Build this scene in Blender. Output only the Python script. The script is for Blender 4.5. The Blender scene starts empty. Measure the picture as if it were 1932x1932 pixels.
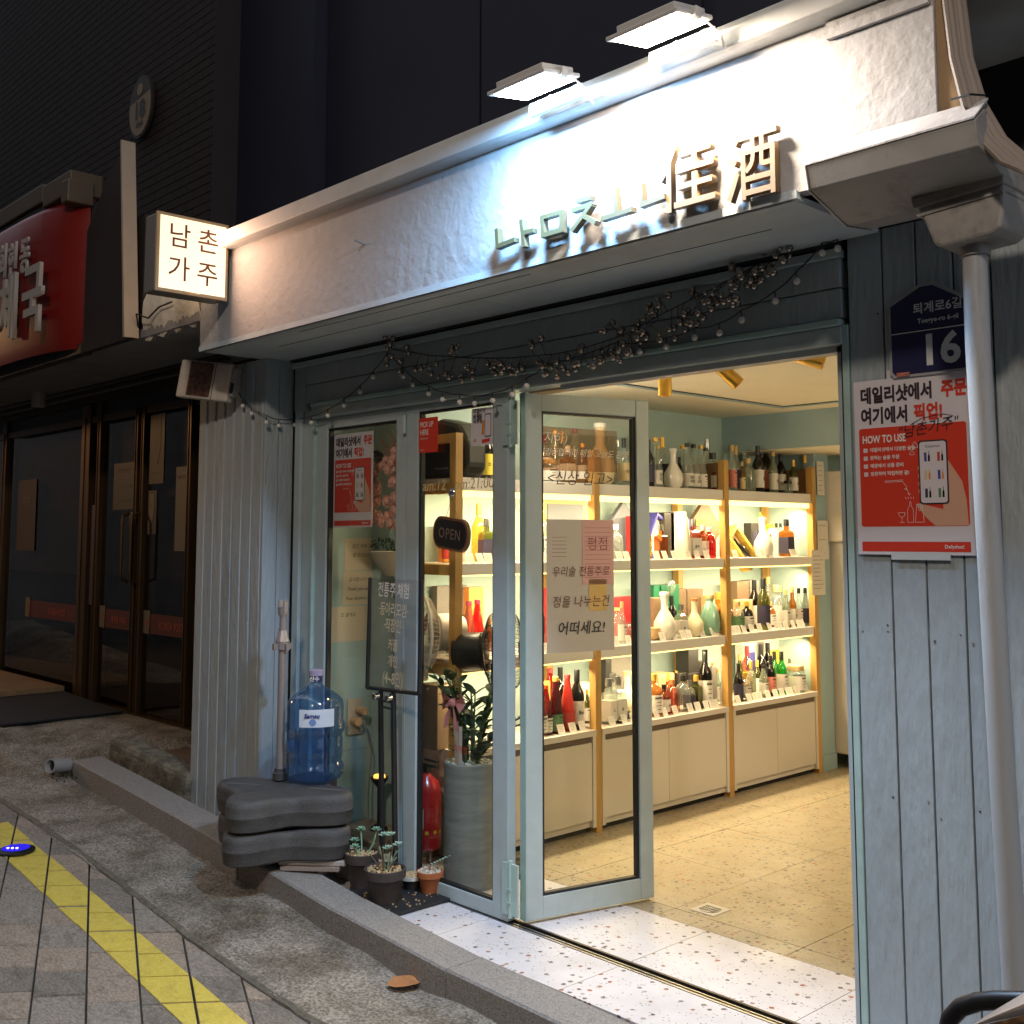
import bpy, math, random, bmesh
from mathutils import Vector, Matrix
random.seed(7)
R=random.Random(11)
D=bpy.data; S=bpy.context.scene; COL=S.collection
pi=math.pi; rad=math.radians
# ------------------------------------------------------------------ camera
CAM=Vector((3.33173,-3.10132,1.53)); AZ=rad(42.9488); PT=rad(5.46503); FPX=2080.; CX0=960.; CY0=815.
FWD=Vector((-math.cos(AZ)*math.cos(PT),math.sin(AZ)*math.cos(PT),math.sin(PT)))
RGT=Vector((math.sin(AZ),math.cos(AZ),0)); UP=RGT.cross(FWD)
cd=D.cameras.new('camera'); cam=D.objects.new('camera',cd); COL.objects.link(cam); S.camera=cam
cam.matrix_world=Matrix.Translation(CAM)@Matrix((RGT,UP,-FWD)).transposed().to_4x4()
cd.sensor_width=36; cd.lens=36*FPX/1932; cd.shift_x=(966-CX0)/1932; cd.shift_y=-(966-CY0)/1932
cd.clip_start=.05; cd.clip_end=300
def at(u,v,ax,val):
    """point of the place seen at survey pixel (u,v) on the plane ax=val"""
    d=FWD*FPX+RGT*(u-CX0)-UP*(v-CY0); k='xyz'.index(ax); t=(val-CAM[k])/d[k]
    return CAM+d*t
# ------------------------------------------------------------------ world, light, exposure
W=D.worlds.new('World'); S.world=W; W.use_nodes=True
bg=W.node_tree.nodes['Background']; bg.inputs[0].default_value=(.40,.44,.51,1); bg.inputs[1].default_value=1.05
S.view_settings.view_transform='Standard'; S.view_settings.look='None'; S.view_settings.gamma=1; S.view_settings.exposure=.75
S.cycles.use_denoising=True; S.cycles.max_bounces=8; S.cycles.transparent_max_bounces=16
S.cycles.caustics_reflective=False; S.cycles.caustics_refractive=False; S.cycles.sample_clamp_indirect=6
def light(name,kind,loc,tgt,power,color,**k):
    l=D.lights.new(name,kind); l.energy=power; l.color=color
    for a,b in k.items(): setattr(l,a,b)
    o=D.objects.new(name,l); COL.objects.link(o); o.location=loc
    o.rotation_euler=(Vector(tgt)-Vector(loc)).to_track_quat('-Z','Y').to_euler(); return o
# street lamps standing behind the photographer and up the lane
light('street_lamp_light','SPOT',(4.6,-6.2,6.2),(-.5,-.6,0.2),540,(1,.82,.66),shadow_soft_size=.25,spot_size=rad(95),spot_blend=.6)
light('lane_lamp_light','SPOT',(-8.8,-3.4,3.4),(-5.2,.3,1.0),150,(1,.56,.25),shadow_soft_size=.2,spot_size=rad(56),spot_blend=.5)
# ------------------------------------------------------------------ materials
MATS={}
def N(nt,t,**k):
    n=nt.nodes.new(t)
    for a,b in k.items(): setattr(n,a,b)
    return n
def mat(name,col,rough=.6,metal=0,var=0,vscale=6,bump=0,bscale=40,stretch=(1,1,1),emit=None,estr=0,trans=0,ior=1.45,col2=None,coat=0,detail=6,spec=.5,dirt=0,dscale=None,dlo=.5,dhi=.68,c2lo=.45,c2hi=.62):
    if name in MATS: return MATS[name]
    m=D.materials.new(name); m.use_nodes=True; nt=m.node_tree; b=nt.nodes['Principled BSDF']; MATS[name]=m
    L=nt.links.new
    b.inputs['Base Color'].default_value=(*col,1); b.inputs['Roughness'].default_value=rough; b.inputs['Metallic'].default_value=metal
    b.inputs['Specular IOR Level'].default_value=spec
    if trans: b.inputs['Transmission Weight'].default_value=trans; b.inputs['IOR'].default_value=ior
    if coat: b.inputs['Coat Weight'].default_value=coat
    if emit: b.inputs['Emission Color'].default_value=(*emit,1); b.inputs['Emission Strength'].default_value=estr
    if var or bump or col2 or dirt:
        g=N(nt,'ShaderNodeNewGeometry'); mp=N(nt,'ShaderNodeMapping'); mp.inputs['Scale'].default_value=stretch
        L(g.outputs['Position'],mp.inputs[0])
        if var or col2 or dirt:
            n=N(nt,'ShaderNodeTexNoise'); n.inputs['Scale'].default_value=vscale; n.inputs['Detail'].default_value=detail; n.inputs['Roughness'].default_value=.62
            L(mp.outputs[0],n.inputs['Vector'])
            r=N(nt,'ShaderNodeValToRGB'); e=r.color_ramp.elements
            if col2: e[0].position=c2lo; e[0].color=(*col,1); e[1].position=c2hi; e[1].color=(*col2,1)
            else:
                e[0].position=.3; e[0].color=(*[c*(1-var) for c in col],1); e[1].position=.7; e[1].color=(*[min(1,c*(1+var)) for c in col],1)
            L(n.outputs['Fac'],r.inputs[0]); out=r.outputs[0]
            if dirt:
                n2=N(nt,'ShaderNodeTexNoise'); n2.inputs['Scale'].default_value=dscale or vscale*.37; n2.inputs['Detail'].default_value=9; n2.inputs['Roughness'].default_value=.75
                L(mp.outputs[0],n2.inputs['Vector'])
                r2=N(nt,'ShaderNodeValToRGB'); r2.color_ramp.elements[0].position=dlo; r2.color_ramp.elements[1].position=dhi
                r2.color_ramp.elements[0].color=(1,1,1,1); r2.color_ramp.elements[1].color=(1-dirt,1-dirt*1.05,1-dirt*1.15,1)
                L(n2.outputs['Fac'],r2.inputs[0]); mx=N(nt,'ShaderNodeMixRGB',blend_type='MULTIPLY'); mx.inputs[0].default_value=1
                L(out,mx.inputs[1]); L(r2.outputs[0],mx.inputs[2]); out=mx.outputs[0]
            L(out,b.inputs['Base Color'])
        if bump:
            n=N(nt,'ShaderNodeTexNoise'); n.inputs['Scale'].default_value=bscale; n.inputs['Detail'].default_value=5
            L(mp.outputs[0],n.inputs['Vector']); bp=N(nt,'ShaderNodeBump'); bp.inputs['Strength'].default_value=bump; bp.inputs['Distance'].default_value=.01
            L(n.outputs['Fac'],bp.inputs['Height']); L(bp.outputs[0],b.inputs['Normal'])
    return m
def thin_glass(name,tint=(1,1,1),rough=.02,body=0,bcol=(.5,.5,.5),fac=.06):
    m=D.materials.new(name); m.use_nodes=True; nt=m.node_tree; nt.nodes.clear(); MATS[name]=m; L=nt.links.new
    o=N(nt,'ShaderNodeOutputMaterial'); t=N(nt,'ShaderNodeBsdfTransparent'); t.inputs[0].default_value=(*tint,1)
    g=N(nt,'ShaderNodeBsdfGlossy'); g.inputs['Roughness'].default_value=rough
    lw=N(nt,'ShaderNodeLayerWeight'); lw.inputs[0].default_value=.5; pw=N(nt,'ShaderNodeMath',operation='POWER'); pw.inputs[1].default_value=3.2; L(lw.outputs['Facing'],pw.inputs[0])
    a=N(nt,'ShaderNodeMath',operation='MULTIPLY_ADD'); a.inputs[1].default_value=.8; a.inputs[2].default_value=fac; L(pw.outputs[0],a.inputs[0])
    mx=N(nt,'ShaderNodeMixShader'); L(a.outputs[0],mx.inputs[0]); L(t.outputs[0],mx.inputs[1]); L(g.outputs[0],mx.inputs[2]); last=mx
    if body:
        d=N(nt,'ShaderNodeBsdfDiffuse'); d.inputs[0].default_value=(*bcol,1); m2=N(nt,'ShaderNodeMixShader'); m2.inputs[0].default_value=body
        L(mx.outputs[0],m2.inputs[1]); L(d.outputs[0],m2.inputs[2]); last=m2
    L(last.outputs[0],o.inputs[0]); return m
paint=mat('blue_grey_paint',(.33,.385,.42),.55,var=.12,vscale=5,bump=.75,bscale=48,stretch=(1,1,.22),dirt=.30,dscale=5,dlo=.48,dhi=.75)
paint_s=mat('smooth_frame_paint',(.38,.455,.475),.38,var=.06,vscale=9,bump=.05,bscale=90,dirt=.1)
paint_edge=mat('pale_green_edge_paint',(.36,.50,.48),.45,var=.08,vscale=12,dirt=.15)
stucco=mat('painted_stucco',(.37,.37,.38),.75,var=.05,vscale=7,bump=.5,bscale=26,dirt=.10)
capm=mat('cap_metal',(.46,.48,.49),.5,var=.07,vscale=8,bump=.1,bscale=30,dirt=.15)
soff=mat('soffit_paint',(.46,.53,.58),.6,var=.12,vscale=4,bump=.2,bscale=18,stretch=(.4,1,1),dirt=.25)
dark=mat('black_gasket',(.012,.012,.013),.5)
black=mat('black_plastic',(.012,.012,.013),.35,var=.2)
blackm=mat('black_powder_coat',(.010,.010,.011),.4)
green_wall=mat('pale_green_wall',(.38,.50,.47),.7,var=.04,vscale=5,bump=.06,bscale=40)
blue_wall=mat('dusty_blue_wall',(.30,.42,.46),.7,var=.04,vscale=3)
cream=mat('cream_ceiling',(.80,.75,.62),.8,var=.03,vscale=4)
white=mat('white_laminate',(.62,.56,.49),.45,var=.02,vscale=3)
shelfw=mat('white_shelf',(.70,.66,.62),.5)
wood=mat('honey_wood',(.48,.27,.07),.5,var=.14,vscale=9,stretch=(3,3,.35))
woodd=mat('brown_wood',(.20,.10,.045),.5,var=.2,vscale=8,stretch=(3,3,.4))
gold=mat('brushed_gold',(.72,.46,.10),.28,1,var=.1,vscale=30,stretch=(1,1,.1))
led=mat('led_strip',(1,.8,.4),emit=(1,.66,.20),estr=2.0)
paper=mat('paper',(.62,.58,.52),.8,var=.03,vscale=20)
cardp=mat('card_paper',(.74,.70,.63),.75)
steel=mat('steel',(.45,.45,.46),.3,1)
chrome=mat('chrome',(.8,.8,.82),.12,1)
glassm=thin_glass('window_glass',(.93,.96,.95),.015,fac=.03)
granite=mat('granite',(.20,.185,.17),.75,var=.0,col2=(.31,.29,.27),vscale=160,detail=3,c2lo=.4,c2hi=.6,bump=.25,bscale=200,dirt=.35)
concrete=mat('worn_concrete',(.15,.132,.108),.88,col2=(.46,.405,.33),vscale=85,detail=12,c2lo=.38,c2hi=.62,bump=1,bscale=140,dirt=.72,dscale=3.4,dlo=.40,dhi=.66)
joint=mat('joint_sand',(.035,.032,.028),.95,var=.3,vscale=30)
PAV=[mat('paver_%s'%n,(c[0]*1.42,c[1]*1.32,c[2]*1.15),.85,col2=(c2[0]*1.8,c2[1]*1.68,c2[2]*1.45),vscale=55,detail=9,c2lo=.36,c2hi=.66,stretch=(1,2.4,1),bump=.6,bscale=170,dirt=.35,dscale=7) for n,c,c2 in
   (('grey',(.13,.12,.115),(.20,.185,.175)),('brown',(.15,.128,.115),(.235,.20,.178)),('dark',(.095,.088,.085),(.16,.148,.14)))]
yellow=mat('yellow_line_paint',(.58,.45,.06),.75,col2=(.64,.50,.10),vscale=60,bump=.5,bscale=170,dirt=.35,dscale=14,dlo=.5,dhi=.75)
asphalt=mat('asphalt',(.05,.047,.043),.9,var=.3,vscale=60,bump=.5,bscale=120)
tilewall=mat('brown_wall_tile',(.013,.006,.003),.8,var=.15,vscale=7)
PT=[paint]+[mat('blue_grey_paint_%s'%n,c,.55,var=.12,vscale=5,bump=.75,bscale=48,stretch=(1,1,.22),dirt=.38,dscale=4+i,dlo=.47,dhi=.72) for i,(n,c) in enumerate((('worn',(.305,.36,.40)),('pale',(.355,.405,.435))))]
groutd=mat('dark_grout',(.013,.011,.010),.9)
uwall=mat('glow_tinted_upper_wall',(.006,.008,.020),.6,var=.08,vscale=3)  # dark wall; its blue tint stands in for glow around the floodlights
redm=mat('red_sign_face',(.17,.008,.006),.42,var=.06)
whitel=mat('white_lettering',(.36,.33,.30),.5)
bronze=mat('bronze_door_metal',(.10,.060,.030),.38,.8,var=.2,vscale=20,stretch=(1,1,.1))
podark=mat('dark_shutter',(.022,.018,.015),.55)
poglass=thin_glass('smoked_glass',(.40,.36,.32),.02,fac=.02)
redflat=mat('poster_red',(.62,.045,.022),.45)
pwhite=mat('poster_white',(.66,.62,.66),.45)
ink=mat('dark_ink',(.035,.018,.03),.5)
inkk=mat('black_ink',(.015,.015,.015),.6)
wink=mat('white_ink',(.75,.75,.73),.6)
fade=mat('faded_red_ink',(.30,.10,.09),.7)
leafm=mat('dark_leaf',(.018,.050,.018),.55,var=.3,vscale=30)
succ=mat('succulent_leaf',(.20,.36,.25),.5,var=.2,vscale=60)
stemm=mat('dry_stem',(.16,.10,.055),.8)
gravelm=mat('gold_gravel',(.46,.34,.19),.8,var=.3,vscale=150)
pebblem=mat('white_pebble',(.50,.52,.47),.7,var=.15,vscale=60)
def terrazzo(nm='terrazzo',base=(.66,.64,.67,1),L1=((30,.25,.17),(75,.20,.15)),mixf=1.0):
    m=mat(nm,base[:3],.35); nt=m.node_tree; b=nt.nodes['Principled BSDF']; L=nt.links.new
    g=N(nt,'ShaderNodeNewGeometry')
    nz=N(nt,'ShaderNodeTexNoise'); nz.inputs['Scale'].default_value=60; L(g.outputs['Position'],nz.inputs['Vector'])
    sub=N(nt,'ShaderNodeVectorMath',operation='MULTIPLY_ADD'); sub.inputs[1].default_value=(.012,.012,0); L(nz.outputs['Color'],sub.inputs[0]); L(g.outputs['Position'],sub.inputs[2])
    cur=None
    for sc,thr,dens in L1:
        v=N(nt,'ShaderNodeTexVoronoi',voronoi_dimensions='2D'); v.inputs['Scale'].default_value=sc; L(sub.outputs[0],v.inputs['Vector'])
        lt=N(nt,'ShaderNodeMath',operation='LESS_THAN'); lt.inputs[1].default_value=thr; L(v.outputs['Distance'],lt.inputs[0])
        sp=N(nt,'ShaderNodeSeparateColor'); L(v.outputs['Color'],sp.inputs[0])
        l2=N(nt,'ShaderNodeMath',operation='LESS_THAN'); l2.inputs[1].default_value=dens; L(sp.outputs[0],l2.inputs[0])
        mu0=N(nt,'ShaderNodeMath',operation='MULTIPLY'); L(lt.outputs[0],mu0.inputs[0]); L(l2.outputs[0],mu0.inputs[1]); mu=N(nt,'ShaderNodeMath',operation='MULTIPLY'); mu.inputs[1].default_value=mixf; L(mu0.outputs[0],mu.inputs[0])
        r=N(nt,'ShaderNodeValToRGB'); r.color_ramp.interpolation='CONSTANT'; e=r.color_ramp.elements
        e[0].color=(.10,.095,.09,1); e[1].position=.35; e[1].color=(.30,.17,.10,1)
        for p,c in ((.5,(.16,.15,.15,1)),(.72,(.36,.33,.30,1)),(.86,(.34,.10,.05,1))): x=e.new(p); x.color=c
        L(sp.outputs[1],r.inputs[0])
        mx=N(nt,'ShaderNodeMixRGB'); mx.inputs[1].default_value=base
        if cur: L(cur,mx.inputs[1])
        L(mu.outputs[0],mx.inputs[0]); L(r.outputs[0],mx.inputs[2]); cur=mx.outputs[0]
    nd=N(nt,'ShaderNodeTexNoise'); nd.inputs['Scale'].default_value=3.1; nd.inputs['Detail'].default_value=10; nd.inputs['Roughness'].default_value=.7; L(g.outputs['Position'],nd.inputs['Vector'])
    rd=N(nt,'ShaderNodeValToRGB'); rd.color_ramp.elements[0].position=.42; rd.color_ramp.elements[0].color=(1,1,1,1); rd.color_ramp.elements[1].position=.72; rd.color_ramp.elements[1].color=(.86,.84,.80,1); L(nd.outputs['Fac'],rd.inputs[0])
    mm=N(nt,'ShaderNodeMixRGB',blend_type='MULTIPLY'); mm.inputs[0].default_value=1; L(cur,mm.inputs[1]); L(rd.outputs[0],mm.inputs[2]); L(mm.outputs[0],b.inputs['Base Color'])
    rr=N(nt,'ShaderNodeMapRange'); rr.inputs['From Min'].default_value=.35; rr.inputs['From Max'].default_value=.65; rr.inputs['To Min'].default_value=.25; rr.inputs['To Max'].default_value=.55; L(nd.outputs['Fac'],rr.inputs['Value']); L(rr.outputs[0],b.inputs['Roughness'])
    return m
terr=terrazzo(); terr_in=terrazzo('beige_terrazzo',(.38,.32,.215,1),((34,.27,.24),(80,.24,.26)),1.0)
# ------------------------------------------------------------------ mesh helpers
class MB:
    def __init__(s): s.v=[]; s.f=[]; s.mi=[]
    def add(s,vs,fs,mi=0,M=None):
        o=len(s.v); s.v+= [tuple(M@Vector(p)) if M else tuple(p) for p in vs]; s.f+=[tuple(i+o for i in f) for f in fs]; s.mi+=[mi]*len(fs); return s
    def box(s,x0,x1,y0,y1,z0,z1,mi=0,M=None):
        if x0>x1:x0,x1=x1,x0
        if y0>y1:y0,y1=y1,y0
        if z0>z1:z0,z1=z1,z0
        return s.add([(x,y,z) for z in (z0,z1) for y in (y0,y1) for x in (x0,x1)],[(0,2,3,1),(4,5,7,6),(0,1,5,4),(2,6,7,3),(0,4,6,2),(1,3,7,5)],mi,M)
    def lathe(s,prof,n=20,mi=0,M=None):
        vs=[];fs=[]
        for r,z in prof:
            for i in range(n): a=2*pi*i/n; vs.append((r*math.cos(a),r*math.sin(a),z))
        for j in range(len(prof)-1):
            for i in range(n): fs.append((j*n+i,j*n+(i+1)%n,(j+1)*n+(i+1)%n,(j+1)*n+i))
        fs.append(tuple(range(n-1,-1,-1))); fs.append(tuple((len(prof)-1)*n+i for i in range(n)))
        return s.add(vs,fs,mi,M)
    def tube(s,pts,r,n=8,mi=0,closed=False,r2=None):
        pts=[Vector(p) for p in pts]; m=len(pts); rings=[]; prev=None
        for i,p in enumerate(pts):
            a=pts[(i-1)%m] if (i or closed) else p; b=pts[(i+1)%m] if (i<m-1 or closed) else p
            t=(b-a).normalized(); ref=prev if prev else (Vector((0,0,1)) if abs(t.z)<.9 else Vector((1,0,0)))
            u=(ref-t*ref.dot(t)).normalized(); w=t.cross(u); prev=u
            rr=r if r2 is None else r+(r2-r)*i/(m-1)
            rings.append([p+u*rr*math.cos(2*pi*k/n)+w*rr*math.sin(2*pi*k/n) for k in range(n)])
        vs=[q for g in rings for q in g]; fs=[]
        for i in range(m if closed else m-1):
            for k in range(n): a=i*n;b=((i+1)%m)*n; fs.append((a+k,a+(k+1)%n,b+(k+1)%n,b+k))
        if not closed: fs.append(tuple(range(n-1,-1,-1))); fs.append(tuple((m-1)*n+k for k in range(n)))
        return s.add(vs,fs,mi)
    def prism(s,poly,h0,h1,axis='z',mi=0,M=None):
        """poly in the two other axes, extruded h0..h1 along axis"""
        n=len(poly)
        def P(a,b,h): return (a,b,h) if axis=='z' else ((a,h,b) if axis=='y' else (h,a,b))
        vs=[P(a,b,h0) for a,b in poly]+[P(a,b,h1) for a,b in poly]
        fs=[tuple(range(n-1,-1,-1)),tuple(range(n,2*n))]+[(i,(i+1)%n,n+(i+1)%n,n+i) for i in range(n)]
        return s.add(vs,fs,mi,M)
    def ball(s,c,r,n=8,mi=0,sc=(1,1,1)):
        c=Vector(c); prof=[(max(.0001,r*math.sin(pi*j/n)),-r*math.cos(pi*j/n)) for j in range(n+1)]
        return s.lathe(prof,n+2,mi,Matrix.Translation(c)@Matrix.Diagonal((*sc,1)))
    def mesh(s,name,mats,smooth=False):
        me=D.meshes.new(name); me.from_pydata(s.v,[],s.f); 
        for m in (mats if isinstance(mats,(list,tuple)) else [mats]): me.materials.append(m)
        me.polygons.foreach_set('material_index',s.mi)
        bm=bmesh.new(); bm.from_mesh(me); bmesh.ops.recalc_face_normals(bm,faces=bm.faces); bm.to_mesh(me); bm.free()
        if smooth:
            me.polygons.foreach_set('use_smooth',[True]*len(me.polygons)); 
            try: me.set_sharp_from_angle(angle=rad(40))
            except Exception: pass
        me.update(); return me
    def obj(s,name,mats,parent=None,smooth=False,bevel=0,loc=None):
        return link(name,s.mesh(name,mats,smooth),parent,bevel,loc)
def link(name,me,parent=None,bevel=0,loc=None,rot=None):
    o=D.objects.new(name,me); COL.objects.link(o)
    if parent: o.parent=parent
    if loc is not None: o.location=loc
    if rot is not None: o.rotation_euler=rot
    if bevel:
        b=o.modifiers.new('bevel','BEVEL'); b.width=bevel; b.segments=2; b.limit_method='ANGLE'
    return o
def box(name,m,x0,x1,y0,y1,z0,z1,parent=None,bevel=0): return MB().box(x0,x1,y0,y1,z0,z1).obj(name,m,parent,bevel=bevel)
def tag(o,label,cat,group=None):
    o['label']=label; o['category']=cat
    if group: o['group']=group
    return o
def thing(name,label,cat,loc=(0,0,0),rz=0,group=None):
    o=D.objects.new(name,None); COL.objects.link(o); o.location=loc; o.rotation_euler=(0,0,rz); o.empty_display_size=.05
    return tag(o,label,cat,group)
def struct(o): o['kind']='structure'; return o
def stuff(o): o['kind']='stuff'; return o
TC={}
def tmesh(txt,size,m,ext=0,off=0,align='CENTER',shear=0,space=1,line=1):
    k=(txt,size,m.name,ext,off,align,shear,space,line)
    if k in TC: return TC[k]
    c=D.curves.new('lettering','FONT'); c.body=txt; c.size=size; c.extrude=ext; c.offset=off; c.align_x=align; c.align_y='CENTER'; c.shear=shear
    c.space_character=space; c.space_line=line; c.resolution_u=3
    o=D.objects.new('lettering',c); me=D.meshes.new_from_object(o); D.objects.remove(o); D.curves.remove(c)
    me.name='lettering'; me.materials.clear(); me.materials.append(m); TC[k]=me; return me
FY=(pi/2,0,0); FX=(pi/2,0,pi/2)      # lettering facing -y (street) / +x
def text(txt,size,m,parent,loc,rot=FY,ext=0,off=0,align='CENTER',shear=0,space=1,line=1,sx=1,roll=0,name='lettering'):
    o=link(name,tmesh(txt,size,m,ext,off,align,shear,space,line),parent,loc=loc,rot=rot)
    if sx!=1 or roll:
        o.rotation_euler=(Matrix.Rotation(0,3,'Z')@(__import__('mathutils').Euler(rot).to_matrix()@Matrix.Rotation(roll,3,'Z'))).to_euler(); o.scale=(sx,1,1)
    return o
def rrect(w,h,r,n=5):
    p=[]
    for cx,cy,a0 in ((w/2-r,h/2-r,0),(-w/2+r,h/2-r,90),(-w/2+r,-h/2+r,180),(w/2-r,-h/2+r,270)):
        for i in range(n+1): a=rad(a0+90*i/n); p.append((cx+r*math.cos(a),cy+r*math.sin(a)))
    return p
def sheet(poly,m,parent,loc,rot=FY,t=.0008,name='panel'):
    return MB().prism(poly,0,t).obj(name,m,parent,loc=loc) if rot is None else link(name,MB().prism(poly,0,t).mesh(name,m),parent,loc=loc,rot=rot)
# ================================================================== GROUND
def gz(x,y=0):                     # lane climbs to the left
    z=-.09-.07*x if x<0 else -.09-.012*x
    if x<-3.1 and y>-.75: z+= min(.10,(-3.1-x)*.12)
    return z
def curb_z(x):
    P=[(-3.25,.250),(-2.4,.200),(-1.5,.132),(-.8,.070),(-.3,.027),(.2,.006),(.7,-.002),(4,-.03)]
    if x<=P[0][0]: return P[0][1]
    for (a,b),(c,d) in zip(P,P[1:]):
        if x<=c: return b+(d-b)*(x-a)/(c-a)
    return -.03
def grid(name,m,xs,ys,fz,parent=None,smooth=True):
    vs=[(x,y,fz(x,y)) for y in ys for x in xs]; n=len(xs); fs=[(j*n+i,j*n+i+1,(j+1)*n+i+1,(j+1)*n+i) for j in range(len(ys)-1) for i in range(n-1)]
    return MB().add(vs,fs).obj(name,m,parent,smooth=smooth)
def lin(a,b,n): return [a+(b-a)*i/n for i in range(n+1)]
struct(grid('ground',asphalt,[-60,-30,-15,-8,-5,-3,-1,0,2,5,15,30,60],[-60,-20,-8,-4,-2,-1,0,1,3,20,60],lambda x,y:gz(max(-9,min(9,x)),-2)-.06))
# concrete strip between pavers and curb, rising to the post office sill
def cz(x,y):
    z=gz(x,y)+.010*math.sin(x*7+y*3)*math.cos(x*3.1)+.006*math.sin(y*17+x*11)
    if x<-2.3 and y>-.42:
        t=min(1,max(0,(-2.3-x)/.5)); s=min(1,max(0,(y+.42)/.45)); z=z*(1-s*t)+s*t*(.315 if x<-3 else .24)
    return z
struct(grid('concrete_gutter_strip',concrete,lin(-9,4.5,150),lin(-.955,.32,26),cz))
stuff(grid('dark_joint_bed',joint,lin(-9,4.5,60),lin(-4.5,-.985,20),lambda x,y:gz(x,y)-.009)).__setitem__('kind','structure')
# pavers ---------------------------------------------------------------
pavement=D.objects.new('pavement',None); COL.objects.link(pavement); pavement['kind']='structure'
A=Vector((math.cos(rad(58)),math.sin(rad(58)))); B=Vector((math.cos(rad(-22.5)),math.sin(rad(-22.5))))
def clip(poly,n,d):                # keep n.p<=d
    out=[]
    for i,p in enumerate(poly):
        q=poly[(i+1)%len(poly)]; a=p[0]*n[0]+p[1]*n[1]-d; b=q[0]*n[0]+q[1]*n[1]-d
        if a<=0: out.append(p)
        if a*b<0: t=a/(a-b); out.append((p[0]+(q[0]-p[0])*t,p[1]+(q[1]-p[1])*t))
    return out
def edge_y(x): return -.945+.014*math.sin(x*2.3)
line_mb=MB(); pavs=[]
o0=Vector((-2.438,-1.068)); WA=.178; LB=.205
for c in range(-16,17):
    off=R.choice((0,.5,.5,.33))*LB+R.uniform(-.01,.01); s=-14*LB+off
    while s<22*LB:
        ln=LB*R.choice((1,1,1,.92,1.1)); p0=o0+A*(c*WA)+B*s; g=.003
        q=[p0+A*g+B*g,p0+A*g+B*(ln-g),p0+A*(WA-g)+B*(ln-g),p0+A*(WA-g)+B*g]; s+=ln
        cx=sum(p.x for p in q)/4; cy=sum(p.y for p in q)/4
        if cx<-3.25 or cx>1.6 or cy<-2.25 or cy>-.78: continue
        if cx>-1.2 and cy<-1.9-(cx+1.2)*-.4: pass
        sl=2.3*.014*math.cos(cx*2.3); poly=clip([tuple(p) for p in q],(-sl,1),edge_y(cx)-sl*cx-.004)
        poly=clip(poly,(-1,0),2.95)
        if len(poly)<3: continue
        dz=R.uniform(-.004,.003); tl=R.uniform(-.012,.012)
        f=lambda p: (p[0],p[1],gz(*p)+dz+(p[0]-cx)*tl)
        top=[f(p) for p in poly]; n=len(top); ins=[((p[0]-cx)*.98+cx,(p[1]-cy)*.98+cy) for p in poly]
        vs=[(p[0],p[1],p[2]-.05) for p in top]+[(p[0],p[1],p[2]-.005) for p in top]+[f(p) for p in ins]
        fs=[tuple(range(2*n,3*n))]+[(i,(i+1)%n,n+(i+1)%n,n+i) for i in range(n)]+[(n+i,n+(i+1)%n,2*n+(i+1)%n,2*n+i) for i in range(n)]
        pavs.append(((Vector((cx,cy,0))-CAM).length,vs,fs,R.choice((0,1,2)),cx<1.2 and cy>-1.9))
        st=clip(clip([(a,b) for a,b in ins],(.033,1),-1.124),(-.033,-1),1.292)
        st=clip(st,(-1,0),2.62)
        if len(st)>2:
            up=[(a,b,f((a,b))[2]+.0035) for a,b in st]; m=len(up)
            line_mb.add(up+[(a,b,z-.004) for a,b,z in up],[tuple(range(m))]+[(i,(i+1)%m,m+(i+1)%m,m+i) for i in range(m)])
pavs.sort(key=lambda q:(not q[4],q[0])); rest=MB()
for i,(_,vs,fs,k,_v) in enumerate(pavs):
    if i<292: MB().add(vs,fs).obj('paver',PAV[k],pavement)
    else: rest.add(vs,fs,k)
if rest.v: stuff(rest.obj('paver_field',PAV,pavement))
print('pavers',len(pavs))
struct(MB().tube([(x,edge_y(x)+.006+R.uniform(-.003,.003),gz(x,-1)-.006+R.uniform(-.002,.003)) for x in lin(-3.0,1.6,90)],.019,7).obj('mortar_seam',mat('mortar_seam',(.13,.115,.085),.95,var=.35,vscale=30,bump=.6,bscale=90)))
yl=line_mb.obj('yellow_line',yellow); struct(yl)
# ------------------------------------------------------------------ curb stones
curb=D.objects.new('curb',None); COL.objects.link(curb); curb['kind']='structure'
cx_=[-3.18,-2.55,-1.92,-1.27,-.52,.20,.92,1.62,2.4,3.4]
for a,b in zip(cx_,cx_[1:]):
    a2,b2=a+.003,b-.003; vs=[]
    for x in (a2,b2):
        t=curb_z(x)+R.uniform(-.002,.002)
        vs+=[(x,-.492,t-.35),(x,-.492,t-.008),(x,-.485,t),(x,-.325,t),(x,-.32,t-.35)]
    MB().add(vs,[(0,1,6,5),(1,2,7,6),(2,3,8,7),(3,4,9,8),(0,4,3,2,1),(5,6,7,8,9)]).obj('curb_stone',granite,curb)
# ================================================================== FLOORS OF THE SHOP
floor=struct(box('floor',groutd,-1.45,3.2,.0,5.2,-.2,-.006))
def tile(x0,x1,y0,y1,z=0): 
    g=.0015; return MB().box(x0+g,x1-g,y0+g,y1-g,z-.02,z+R.uniform(0,.0006)).obj('tile',terr_in,floor)
gx=[-1.45,-.875,-.27,.335,.94,1.545,2.15,2.76,3.2]; gy=[.51,.63,1.21,1.82,2.42,3.03,3.63,4.24,5.2]
for a,b in zip(gx,gx[1:]):
    for c,d in zip(gy,gy[1:]): tile(a,b,c,d)
apron=struct(box('entrance_apron',groutd,-1.45,2.6,-.32,.0,-.2,-.008))
ax_=[-1.43,-.77,-.098,.59,1.272,1.9,2.6]
for a,b in zip(ax_,ax_[1:]):
    MB().box(a+.0015,b-.0015,-.319,-.012,-.02,.001).obj('tile',terr,apron); MB().box(a+.0015,b-.0015,.052,.508,-.02,.001).obj('tile',terr,apron)
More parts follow.
